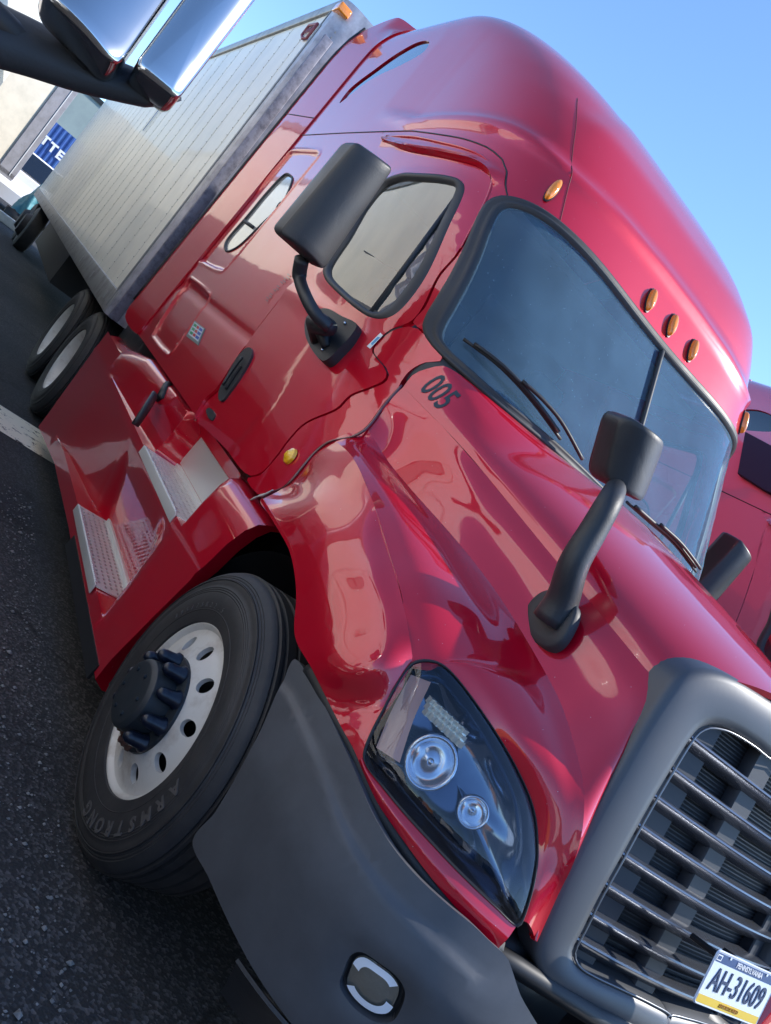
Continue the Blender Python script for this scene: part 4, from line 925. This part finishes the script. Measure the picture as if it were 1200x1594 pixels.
# ================= wheels
def front_wheel(parent,cx,yo,cz,R=.515,front=True,name='wheel'):
    c=(cx,yo,cz); s=-1 # outward -y
    b=MB(); W_=.285
    pr=[(.30,.0),(.305,.012),(.33,.018),(.37,.024),(.405,.0225),(.409,.0205),(.413,.0220),(.417,.0195),(.421,.0208),(.425,.0182),(.429,.0195),(.433,.0165),(.445,.012),(.455,.013),(.462,.0085),(.466,.0095),(.470,.004),(.475,.0042),(.479,.000),(.483,.0005),(.487,-.004),(.497,-.012),(.505,-.022),(.508,-.030),(.503,-.036),(R,-.040),(R,-.052),(.505,-.056),(.505,-.064),(R,-.068),(R,-.100),(.505,-.104),(.505,-.112),(R,-.116),(R,-.160),(.505,-.164),(.505,-.172),(R,-.176),(R,-.215),(.505,-.219),(.505,-.227),(R,-.231),(R,-.245),(.49,-.27),(.45,-.285),(.38,-.29),(.30,-.27)]
    b.lathe(pr,c,'y',96,0,s); t=b.build('tyre',TYRE,parent,auto=40)
    b=MB(); 
    for rr in (.462,.345): b.tube([(c[0]+rr*math.cos(a),c[1]+s*(.012 if rr>.4 else .0195),c[2]+rr*math.sin(a)) for a in np.linspace(0,2*math.pi,96,endpoint=False)],.0022,5,closed=True)
    b.build('tyre_bead',TYRE,parent)
    # rim disc with hand holes
    hs=[]
    for k in range(10):
        a0=R_(18+36*k); e=np.array([math.cos(a0),math.sin(a0)]); f=np.array([-math.sin(a0),math.cos(a0)]); hs.append(np.array([e*.222+e*.030*math.cos(q)+f*.026*math.sin(q) for q in np.linspace(0,2*math.pi,20,endpoint=False)]))
    if front: RR=[(.10,.035),(.16,.032),(.19,.022),(.24,.002),(.272,-.012),(.285,-.012),(.296,.002),(.303,.004),(.308,-.004)]
    else: RR=[(.0,-.16),(.14,-.16),(.18,-.15),(.22,-.135),(.25,-.11),(.268,-.03),(.285,-.012),(.296,.002),(.303,.004),(.308,-.004)]
    RR=np.array(RR)
    def sf(uv):
        uv=np.atleast_2d(uv); r=np.linalg.norm(uv,axis=1); return np.stack([cx+uv[:,0],yo+s*np.interp(r,RR[:,0],RR[:,1]),cz+uv[:,1]],1)
    if front:
        out=np.array([(.285*math.cos(a),.285*math.sin(a)) for a in np.linspace(0,2*math.pi,90,endpoint=False)]); inn_=np.array([(.10*math.cos(a),.10*math.sin(a)) for a in np.linspace(0,2*math.pi,40,endpoint=False)])
        d=panel('rim',out,[inn_]+hs,sf,RIM,parent,.014,.018,inward=(cx,yo+1,cz))
        b=MB(); b.lathe([(.283,-.012),(.29,-.005),(.296,.003),(.303,.005),(.308,-.004),(.306,-.02)],c,'y',90,0,s); b.build('rim_flange',RIM,parent)
    else:
        b=MB(); b.lathe([(.0001,-.16),(.14,-.16),(.18,-.15),(.22,-.135),(.25,-.11),(.268,-.03),(.285,-.012),(.296,.002),(.303,.004),(.308,-.004)],c,'y',64,0,s); d=b.build('rim',RIM,parent)
    b=MB(); b.lathe([(.285,-.06),(.0001,-.06)],c,'y',40,0,s); b.build('brake_drum',BLKIN,parent) if front else None
    if front:
        b=MB(); b.lathe([(.168,.030),(.166,.040),(.155,.044),(.12,.046),(.12,.09),(.117,.118),(.106,.13),(.10,.132),(.06,.134),(.0001,.138)],c,'y',48,0,s)
        for k in range(6):
            a=R_(60*k+15); b.lathe([(.007,.0),(.007,.008),(.0001,.009)],(cx+.075*math.cos(a),yo+s*.132,cz+.075*math.sin(a)),'y',10,0,s)
        h=b.build('hub',HUBM,parent,auto=35)
        for k in range(10):
            a=R_(36*k+2); rusty=k in (7,8); q=(cx+.143*math.cos(a),yo+s*.04,cz+.143*math.sin(a)); b=MB()
            if rusty: b.lathe([(.027,0),(.027,.012),(.019,.014),(.019,.03),(.012,.032),(.012,.045),(.0001,.046)],q,'y',6,0,s); b.build('lug_nut',RUST,parent,smooth=False)
            else: b.lathe([(.031,0),(.032,.010),(.024,.018),(.0225,.05),(.019,.066),(.011,.076),(.0001,.079)],q,'y',12,0,s); b.build('lug_nut',NAVY,parent)
    return t,d
wh=bpy.data.objects.new('wheel',None); COL.objects.link(wh); wh.parent=truck; wh.location=(0,0,0)
t,d=front_wheel(wh,0,-1.262,.515)
# raised tyre lettering
b=MB(); word='ARMSTRONG'; a_start=-4
for i,ch in enumerate(word):
    a=R_(a_start-i*9.6); rr=.392; er=np.array([math.cos(a),0,math.sin(a)]); up_=er; ux_=np.cross(up_,np.array([0,-1.0,0])); 
    o_=np.array([0,-1.262-.0235,.515])+er*rr; text_on(b,ch,.062,o_,ux_,up_,bold=.002,lift=.0,extrude=.0015)
for i,ch in enumerate('295/75R22.5'):
    a=R_(150-i*5); rr=.36; er=np.array([math.cos(a),0,math.sin(a)]); o_=np.array([0,-1.262-.0235,.515])+er*rr; text_on(b,ch,.026,o_,np.cross(er,np.array([0,-1.0,0])),er,lift=.0,extrude=.001)
b.build('tyre_lettering',TYLET,wh,smooth=False)
def copy_tree(o,parent=None,dx=(0,0,0),matmap=None):
    c=o.copy(); COL.objects.link(c); c.parent=parent
    if matmap and c.data is not None:
        for sl_ in c.material_slots:
            mname=sl_.material.name if sl_.material else None
            if mname in matmap: sl_.link='OBJECT'; sl_.material=matmap[mname]
    for ch in list(o.children): copy_tree(ch,c,(0,0,0),matmap)
    return c
def mirror_tree(o,parent):
    if o.data is None:
        c=o.copy(); COL.objects.link(c); c.parent=parent
    else: c=mirrored(o,parent)
    for ch in list(o.children): mirror_tree(ch,c)
    return c
w2=mirror_tree(wh,truck)
rwh=bpy.data.objects.new('wheel',None); COL.objects.link(rwh); rwh.parent=truck
t,d=front_wheel(rwh,-5.2,-1.25,.515,front=False)
r2=copy_tree(rwh,truck); r2.location=(-1.31,0,0)
for o in (rwh,r2): 
    c=mirror_tree(o,truck); c.location=o.location
b=MB(); b.lathe([(.02,-1.0),(.09,-1.0),(.09,1.0),(.02,1.0)],(-5.2,0,.515),'y',16); b.lathe([(.02,-1.0),(.09,-1.0),(.09,1.0),(.02,1.0)],(-6.51,0,.515),'y',16); b.build('axle',BLKM,truck)
# ================================================================ BOX TRAILER
XT=-4.69; XE=-21.39; TY=1.30; Z0,Z1=1.06,4.11
tr=thing('box_trailer',(XT,0,0),'long off-white box trailer with riveted side panels behind the red truck','trailer')
def T(o): o.location=(-XT,0,0); return o
b=MB(); b.box((XE,-TY+.01,Z0+.12),(XT-.16,TY-.01,Z1-.04)); T(b.build('side_panels',TRW,tr,smooth=False))
b=MB(); n=0; xs_=np.arange(XT-.62,XE,-.62)
for x in xs_: b.box((x-.004,-TY+.0075,Z0+.2),(x+.004,-TY+.012,Z1-.1))
T(b.build('panel_seams',mat('seam_grey',(.6,.59,.53),.6),tr,smooth=False))
b=MB()
for x in xs_:
    for z in np.arange(Z0+.26,Z1-.12,.075 if x>-12 else .15):
        for dx in (-.012,): 
            r=.006; b.add([(x+dx-r,-TY+.0095,z-r),(x+dx+r,-TY+.0095,z-r),(x+dx+r,-TY+.0095,z+r),(x+dx-r,-TY+.0095,z+r),(x+dx,-TY+.003,z)],[(0,1,4),(1,2,4),(2,3,4),(3,0,4)])
T(b.build('rivets',mat('rivet_dark',(.10,.10,.09),.6),tr,smooth=False))
b=MB(); b.box((XE,-TY-.012,Z0),(XT-.1,TY+.012,Z0+.2),bev=.008); b.box((XE,-TY-.014,Z1-.1),(XT-.1,TY+.014,Z1),bev=.012); 
for x in np.arange(XT-.5,XE,-1.22): b.box((x-.06,-TY-.016,Z0+.06),(x+.06,-TY-.01,Z0+.13))
T(b.build('rail',TRR,tr,auto=30))
b=MB(); pr=[(XT-.20,-TY-.006),(XT-.13,-TY-.012),(XT-.07,-TY-.004),(XT-.03,-TY+.035),(XT-.008,-TY+.09),(XT,-TY+.14),(XT,0)]
pr=pr+[(x,-y) for x,y in pr[::-1][1:]]; b.grid(np.array([[(x,y,z) for x,y in pr] for z in (Z0,Z0+.3,Z1-.3,Z1)])); b.add([(x,y,Z1) for x,y in pr],[tuple(range(len(pr)))]); 
fw=T(b.build('front_wall',ALUD,tr,auto=30))
b=MB()
for z in np.arange(Z0+.1,Z1-.2,.05): 
    for (x,y) in ((XT-.19,-TY-.009),(XT-.012,-TY+.075)): b.box((x-.006,y-.006,z-.006),(x+.006,y+.002,z+.006))
b.box((XT-.245,-TY-.010,Z0),(XT-.225,-TY+.01,Z1-.1)); b.box((XT-.17,-TY-.018,Z0+.05),(XT-.15,-TY-.008,Z1-.25)); fz=b.build('corner_rivets',RIV,tr,smooth=False); T(fz)
b=MB(); b.box((XT-.03,-TY+.02,Z0),(XT+.012,-TY+.10,Z1-.32),bev=.004); T(b.build('corner_post',mat('dark_corner_post',(.24,.24,.29),.5,metal=.3,noise=(14,(.10,.10,.13),.45,.7)),tr))
b=MB(); b.box((XT-.12,-TY-.03,Z1-.13),(XT+.03,-TY+.08,Z1-.06),bev=.012); T(b.build('marker_lamp',AMB,tr))
b=MB(); q=[(XT-.36,Z1-.34),(XT-.5,Z1-.33),(XT-.62,Z1-.28),(XT-.62,Z1-.18),(XT-.36,Z1-.2)]; b.tube([(x,-TY-.006,z) for x,z in q],.012,6,closed=True)
for k in range(5): b.box((XT-.58+k*.042,-TY-.008,Z1-.27),(XT-.56+k*.042,-TY-.004,Z1-.22))
T(b.build('maker_badge',mat('badge_maroon',(.25,.06,.08),.5),tr))
b=MB(); b.box((-10.6,-TY-.007,2.9),(-10.54,-TY-.003,3.9)); T(b.build('blue_stripe',mat('stripe_blue',(.12,.2,.4),.5),tr))
b=MB(); b.box((XE,-.5,.75),(-17,.5,1.05)); b.box((-16,-1.1,.5),(-10.5,1.1,1.05)); b.box((-16.8,-.55,.55),(-16.4,-.4,1.05)); b.box((-8.0,-.75,.3),(-7.85,-.6,1.05)); b.box((-8.0,.6,.3),(-7.85,.75,1.05)); b.box((-8.1,-.82,.05),(-7.75,-.55,.1)); b.box((XE-.05,-1.2,.5),(XE+.05,1.2,.6)); T(b.build('undercarriage',BLKM,tr,smooth=False))  # wide belly box is added as a dark mass for the shade underneath
for x in (-18.3,-19.6):
    for sg in (1,-1):
        b=MB(); b.lathe([(.0001,.12),(.22,.12),(.29,.0),(.31,-.005),(.33,.012),(.44,.01),(.5,-.02),(.51,-.05),(.51,-.25),(.45,-.28),(.3,-.26)],(x,-1.24*sg,.51),'y',40,0,-sg); 
        T(b.build('wheel',TYRE,tr,auto=40))
# ================================================================ neighbouring trucks (copies of the same cab)
MM={'red_paint':WHITEP}
RED2=paintmat('hazed_red_paint',(.58,.19,.26),.1)  # bright haze over this truck is mixed into its paint as a paler red
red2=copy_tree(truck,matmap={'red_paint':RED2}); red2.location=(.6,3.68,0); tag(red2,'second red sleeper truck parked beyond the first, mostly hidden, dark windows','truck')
wt=copy_tree(truck,matmap=MM); wt.location=(1.75,-4.42,0); tag(wt,'white truck beside the camera, only its chrome door mirrors in the frame','truck')
for c in list(wt.children):
    if c.name.startswith('side_mirror') or c.name.startswith('licence') or c.name.startswith('hood_mirror') or c.name.startswith('permit'):
        for g in list(c.children): bpy.data.objects.remove(g)
        bpy.data.objects.remove(c)
    elif c.name.startswith('side_fairing'):
        for sl_ in c.material_slots: sl_.link='OBJECT'; sl_.material=GREYP
_q=[S(px,py,y=2.50)-np.array([.6,3.68,0]) for px,py in ((1160,672),(1235,712),(1232,782),(1192,765),(1148,737))]
b=MB(); b.loops([[p+np.array([0,.06,0]) for p in _q],[p for p in _q],[p+np.array([0,-.012,0])*1+(np.mean(_q,0)-p)*.03 for p in _q]],0,capend=True); b.build('upper_window',mat('matte_dark_glass',(.006,.012,.04),.7),red2,smooth=False)
for c in list(red2.children):
    if c.name.startswith('licence'): bpy.data.objects.remove(c)
wtt=copy_tree(tr); wtt.location=(XT+1.45,-4.42,0); tag(wtt,'second off-white box trailer, behind the white truck and nearest the camera','trailer')
def prune(o,names):
    for c in list(o.children):
        if c.name.split('.')[0] in names: bpy.data.objects.remove(c)
        else: prune(c,names)
for o in (red2,wt): prune(o,('fleet_number','fender_print','permit_sticker','door_sticker','small_print','licence_plate','plate_bracket'))
# chrome mirrors of the white truck
def local(p): return np.array(p)-np.array([1.75,-4.42,0])
xc=.85
c1=head_box([local(p) for p in [S(190,-190,x=xc-.13),S(310,-70,x=xc-.13),S(180,112,x=xc),S(55,-18,x=xc)]],.10,.02,'chrome_mirror',CHR,wt,r=.22,axis=(1,-.1,.22))
c2=head_box([local(p) for p in [S(360,-105,x=xc-.12),S(432,-45,x=xc-.12),S(274,160,x=xc-.02),S(206,104,x=xc-.02)]],.10,.015,'chrome_mirror',CHR,wt,r=.22,axis=(1,-.1,.18))
b=MB(); P=[local(S(*p,x=xc-.14)) for p in ((-160,0),(-60,35),(40,72),(120,105),(200,132),(262,150),(282,154))]; b.tube(cr(P,30),[.062]*8+list(np.linspace(.06,.034,18))+[.028,.02,.012,.004],14,flat=.7); b.tube([local(S(140,120,x=xc-.13)),local(S(110,40,x=xc-.10)),local(S(130,0,x=xc-.07))],.022,10); b.tube([local(S(-20,10,x=xc-.1)),local(S(30,60,x=xc-.12)),local(S(75,90,x=xc-.13))],.02,8); b.build('mirror_bracket',BLK,wt)
# ================================================================ background
# beige trailer end
bt_=thing('parked_trailer',(-23.5,-3.05,0),'beige box trailer end on, standing behind the white truck mirror','trailer')
b=MB(); b.box((-8,-1.25,1.0),(0,1.30,4.1),bev=.02); b.build('trailer_body',mat('beige_panel',(.74,.66,.53),.5,noise=(2,(.60,.54,.43),.4,.7)),bt_,smooth=False); bt_.rotation_euler.z=R_(18)
b=MB(); 
for y in (-.45,): b.box((0.0,y-.03,1.05),(.02,y+.03,4.05))
b.box((-.0,.86,.95),(.05,1.34,4.14),bev=.015); b.box((0,-1.27,.9),(.05,1.32,1.08)); b.build('corner_frame',mat('frame_grey',(.27,.26,.28),.5,noise=(5,(.2,.19,.2),.4,.7)),bt_,smooth=False)
b=MB(); b.box((.05,1.18,1.0),(.07,1.2,4.1)); b.build('edge_bead',mat('bead_light',(.6,.6,.6),.4),bt_,smooth=False)
b=MB(); b.box((-.9,.9,.1),(-.8,1.0,1.0)); b.box((-.9,-1.0,.1),(-.8,-.9,1.0)); b.box((-6,-.5,.7),(-.5,.5,1.0)); b.box((-.95,.8,.04),(-.75,1.1,.1)); b.build('landing_leg',BLKM,bt_,smooth=False)
for x in (-6.2,-7.4):
    for sg in (1,-1):
        b=MB(); b.lathe([(.0001,.1),(.29,.0),(.33,.012),(.44,.01),(.5,-.02),(.51,-.05),(.51,-.25),(.3,-.26)],(x,1.1*sg,.51),'y',32,0,sg); b.build('wheel',TYRE,bt_,auto=40)
# blue container trailer with lettering
cn=thing('blue_container',(-34,-1.6,0),'blue ribbed shipping container with white letters far behind, beside the beige trailer','container')
b=MB(); b.box((-6,-1.3,1.25),(-.03,1.5,3.35)); ys=np.linspace(-1.3,1.5,60); prf=[(.0 if (i//2)%2 else -.035) for i in range(60)]; b.grid(np.array([[(prf[i],ys[i],z) for i in range(60)] for z in (1.25,3.35)])); b.build('container_body',mat('container_blue',(.02,.07,.28),.5,noise=(4,(.03,.10,.3),.4,.7)),cn,smooth=False)
b=MB()
for ch,yy,zz in tuple((c_,S(px_,py_,x=-33.95)[1]+1.6,S(px_,py_,x=-33.95)[2]) for c_,px_,py_ in (('T',70,219),('T',82,231),('E',93,242))): text_on(b,ch,.46,(.02,yy,zz),(0,1,0),(0,0,1),bold=.02,lift=.01)
b.build('container_lettering',WHT,cn,smooth=False)
b=MB(); b.box((-6,-1.35,1.0),(.05,1.5,1.2)); b.box((-6,-.6,.5),(-1,.6,1.0)); b.build('chassis_beam',mat('white_beam',(.7,.7,.72),.5),cn,smooth=False)
for sg in (1,-1):
    b=MB(); b.lathe([(.0001,.1),(.29,.0),(.44,.01),(.51,-.05),(.51,-.25),(.3,-.26)],(-1.2,1.15*sg,.51),'y',32,0,sg); b.build('wheel',TYRE,cn,auto=40)
# pale green building top
bd=thing('warehouse',(-60,1,0),'grey green warehouse with a dark parapet far behind the trailers','building')
b=MB(); b.box((-8,-9,0),(0,1.2,7.2)); b.build('wall',mat('green_grey_wall',(.30,.36,.34),.7,noise=(.6,(.25,.3,.29),.4,.7)),bd,smooth=False)
b=MB(); b.box((-8,-9,7.2),(.1,1.3,7.5)); b.build('parapet',BLKM,bd,smooth=False)
b=MB(); 
for k in range(4): b.box((0,-8+k*2.3,.0),(.05,-6.6+k*2.3,3.0))
b.build('dock_door',mat('dock_grey',(.5,.5,.5),.6),bd,smooth=False)
# white van beyond
vn=thing('white_van',(-27,-1.55,0),'small white van parked under the blue container','van')
b=MB(); sec=[(-2.2,.35),(-2.25,1.2),(-1.9,1.85),(.3,1.9),(1.0,1.25),(1.9,1.05),(2.1,.7),(2.05,.35)]
b.loops([[(x,y,z) for x,z in sec] for y in (-.85,-.8,.8,.85)],capend=True,capstart=True); b.build('van_body',mat('van_white',(.75,.75,.8),.3,coat=1),vn,auto=30)
b=MB(); b.add([(.42,-.7,1.84),(.42,.7,1.84),(.98,.72,1.30),(.98,-.72,1.30)],[(0,1,2,3)]); o=b.build('van_windshield',DARKGL,vn,smooth=False); o.location=(.02,0,.02)
for x in (-1.4,1.4):
    for sg in (1,-1):
        b=MB(); b.lathe([(.0001,.02),(.2,.02),(.33,.0),(.34,-.05),(.34,-.2),(.2,-.2)],(x,.84*sg,.34),'y',24,0,sg); b.build('van_wheel',TYRE,vn,auto=40)
# tarp bundle
b=MB(); 
Lr=[]
for k,z in enumerate(np.linspace(0.35,1.35,9)):
    rr=.30*(1-.55*(k/8)**1.5); Lr.append([(-24+ (rr*(1+.22*math.sin(5*a+k*.7)))*math.cos(a),-1.15+.12*k/8+(rr*.8*(1+.22*math.sin(4*a+k)))*math.sin(a),z+.04*math.sin(6*a)) for a in np.linspace(0,2*math.pi,40,endpoint=False)])
b.loops(Lr,0,capend=True); b.box((-24.35,-1.5,0),(-23.7,-.8,.36),1)
tag(b.build('tarp_bundle',[mat('teal_tarp',(.06,.22,.26),.5,bump=(4,.8,.1)),BLKM]),'teal tarp draped over a dark crate behind the trailer','tarp')
# low concrete kerb block
b=MB(); b.box((-22.5,-1.95,0),(-22.2,-1.1,.22),bev=.02); tag(b.build('wheel_stop',mat('concrete',(.62,.58,.5),.8,noise=(8,(.5,.46,.4),.4,.7))),'pale concrete wheel stop on the ground beside the far trailer end','wheel stop')
# ---- surroundings in front of the trucks (seen in the reflections): yard with a building and parked trailers
yb=thing('yard_building',(34,6,0),'long cream yard building opposite the trucks, outside the picture','building')
b=MB(); b.box((0,-30,0),(14,26,6.5)); b.build('wall',mat('cream_wall',(.55,.5,.42),.8,noise=(.5,(.45,.4,.34),.4,.7)),yb,smooth=False)
b=MB(); 
for k in range(9): b.box((-.06,-27+k*6,0),(0.0,-23.5+k*6,4))
b.build('dock_door',mat('door_dark',(.08,.09,.1),.5),yb,smooth=False)
cols=[(.7,.7,.7),(.55,.56,.6),(.12,.2,.4),(.6,.25,.1),(.72,.7,.62)]
for i,(x,y,a) in enumerate([(20,-13,.1),(22,-8,0),(24,12,.05),(21,-20,.2),(19,18,0)]):
    p=thing('parked_trailer',(x,y,0),['white','pale grey','blue','orange','cream'][i]+' box trailer parked across the yard, outside the picture','trailer','trailers parked across the yard'); p.rotation_euler.z=a
    b=MB(); b.box((0,-1.3,1.1),(11,1.3,4.0),bev=.03); b.build('trailer_body',mat('yard_trailer_%s'%'abcde'[i],cols[i],.45,noise=(1,tuple(c*.8 for c in cols[i]),.4,.7)),p,smooth=False)
    b=MB(); 
    for xx in (8.2,9.4):
        for sg in (1,-1): b.lathe([(.0001,.1),(.3,0),(.5,0),(.51,-.05),(.51,-.25),(.3,-.26)],(xx,1.2*sg,.51),'y',24,0,sg)
    b.box((1.2,-.7,0),(1.4,-.55,1.1)); b.box((1.2,.55,0),(1.4,.7,1.1)); b.build('running_gear',BLKM,p,auto=30)
# ---- ground
GM=bpy.data.materials.new('asphalt'); GM.use_nodes=True; n=GM.node_tree.nodes; l=GM.node_tree.links; bs_=n['Principled BSDF']; tc=n.new('ShaderNodeTexCoord')
nz=n.new('ShaderNodeTexNoise'); nz.inputs['Scale'].default_value=.9; nz.inputs['Detail'].default_value=8; l.new(tc.outputs['Object'],nz.inputs['Vector'])
vo=n.new('ShaderNodeTexVoronoi'); vo.inputs['Scale'].default_value=95; l.new(tc.outputs['Object'],vo.inputs['Vector'])
v2=n.new('ShaderNodeTexVoronoi'); v2.inputs['Scale'].default_value=26; l.new(tc.outputs['Object'],v2.inputs['Vector'])
r1=n.new('ShaderNodeValToRGB'); r1.color_ramp.elements[0].position=.3; r1.color_ramp.elements[0].color=(.020,.021,.025,1); r1.color_ramp.elements[1].position=.75; r1.color_ramp.elements[1].color=(.036,.036,.038,1); l.new(nz.outputs[0],r1.inputs[0])
hs_=n.new('ShaderNodeSeparateColor'); l.new(vo.outputs['Color'],hs_.inputs[0]); r2_=n.new('ShaderNodeValToRGB'); r2_.color_ramp.elements[0].position=.55; r2_.color_ramp.elements[0].color=(.6,.6,.6,1); r2_.color_ramp.elements[1].position=1.0; r2_.color_ramp.elements[1].color=(3.2,3.1,3.0,1); l.new(hs_.outputs[0],r2_.inputs[0])
mx=n.new('ShaderNodeMix'); mx.data_type='RGBA'; mx.blend_type='MULTIPLY'; mx.inputs[0].default_value=.85; l.new(r1.outputs[0],mx.inputs[6]); l.new(r2_.outputs[0],mx.inputs[7]); l.new(mx.outputs[2],bs_.inputs['Base Color'])
pz=n.new('ShaderNodeTexNoise'); pz.inputs['Scale'].default_value=.28; pz.inputs['Detail'].default_value=5; l.new(tc.outputs['Object'],pz.inputs['Vector']); pr_=n.new('ShaderNodeValToRGB'); pr_.color_ramp.elements[0].position=.42; pr_.color_ramp.elements[0].color=(.55,.56,.6,1); pr_.color_ramp.elements[1].position=.56; pr_.color_ramp.elements[1].color=(1.25,1.15,1.05,1); l.new(pz.outputs[0],pr_.inputs[0])
cv=n.new('ShaderNodeTexVoronoi'); cv.feature='DISTANCE_TO_EDGE'; cv.inputs['Scale'].default_value=.7; wz=n.new('ShaderNodeTexNoise'); wz.inputs['Scale'].default_value=3; wz.inputs['Detail'].default_value=6; l.new(tc.outputs['Object'],wz.inputs['Vector']); wm=n.new('ShaderNodeMix'); wm.data_type='RGBA'; wm.blend_type='ADD'; wm.inputs[0].default_value=.35; l.new(tc.outputs['Object'],wm.inputs[6]); l.new(wz.outputs['Color'],wm.inputs[7]); l.new(wm.outputs[2],cv.inputs['Vector'])
cr_=n.new('ShaderNodeValToRGB'); cr_.color_ramp.elements[0].position=.004; cr_.color_ramp.elements[0].color=(.35,.35,.35,1); cr_.color_ramp.elements[1].position=.010; cr_.color_ramp.elements[1].color=(1,1,1,1); l.new(cv.outputs['Distance'],cr_.inputs[0])
ma=n.new('ShaderNodeMix'); ma.data_type='RGBA'; ma.blend_type='MULTIPLY'; ma.inputs[0].default_value=1; l.new(mx.outputs[2],ma.inputs[6]); l.new(pr_.outputs[0],ma.inputs[7]); mb_=n.new('ShaderNodeMix'); mb_.data_type='RGBA'; mb_.blend_type='MULTIPLY'; mb_.inputs[0].default_value=1; l.new(ma.outputs[2],mb_.inputs[6]); l.new(cr_.outputs[0],mb_.inputs[7]); l.new(mb_.outputs[2],bs_.inputs['Base Color'])
bs_.inputs['Roughness'].default_value=.85; bm_=n.new('ShaderNodeBump'); bm_.inputs['Strength'].default_value=.7; bm_.inputs['Distance'].default_value=.006; l.new(vo.outputs['Distance'],bm_.inputs['Height']); l.new(bm_.outputs[0],bs_.inputs['Normal'])
b=MB(); b.add([(-1500,-1500,0),(1500,-1500,0),(1500,1500,0),(-1500,1500,0)],[(0,1,2,3)]); tag(b.build('ground',GM,smooth=False),kind='structure')
# parking stripe, worn
SM=bpy.data.materials.new('worn_line_paint'); SM.use_nodes=True; n=SM.node_tree.nodes; l=SM.node_tree.links; bs_=n['Principled BSDF']; tc=n.new('ShaderNodeTexCoord'); nz=n.new('ShaderNodeTexNoise'); nz.inputs['Scale'].default_value=7; nz.inputs['Detail'].default_value=9; nz.inputs['Roughness'].default_value=.75; l.new(tc.outputs['Object'],nz.inputs['Vector'])
rp=n.new('ShaderNodeValToRGB'); rp.color_ramp.elements[0].position=.41; rp.color_ramp.elements[0].color=(.05,.05,.05,1); rp.color_ramp.elements[1].position=.45; rp.color_ramp.elements[1].color=(.8,.74,.58,1); l.new(nz.outputs[0],rp.inputs[0]); l.new(rp.outputs[0],bs_.inputs['Base Color']); bs_.inputs['Roughness'].default_value=.8
b=MB(); b.add([(-4.72,-3.4,.004),(-4.02,-3.4,.004),(-4.0,-1.05,.004),(-4.70,-1.05,.004)],[(0,1,2,3)]); tag(b.build('painted_line',SM,smooth=False),kind='structure')
# loose gravel
b=MB()
for k in range(1500):
    x=rng.uniform(-3,2.2); y=-1.3-rng.exponential(.35); 
    if y<-2.6: continue
    r=float(np.clip(rng.lognormal(-5.4,.45),.002,.014)); zz=r*.5; V=[(x+r*rng.uniform(.7,1.2)*a,y+r*rng.uniform(.7,1.2)*c,zz+r*.7*d_) for a,c,d_ in ((1,0,0),(-1,0,0),(0,1,0),(0,-1,0),(0,0,1),(0,0,-1))]
    b.add(V,[(0,2,4),(2,1,4),(1,3,4),(3,0,4),(2,0,5),(1,2,5),(3,1,5),(0,3,5)])
tag(b.build('gravel',mat('gravel_stone',(.13,.13,.13),.9,noise=(30,(.25,.24,.23),.4,.6)),smooth=False),kind='stuff',label='small loose stones scattered over the asphalt',cat='gravel')
print('DONE objects',len(bpy.data.objects))
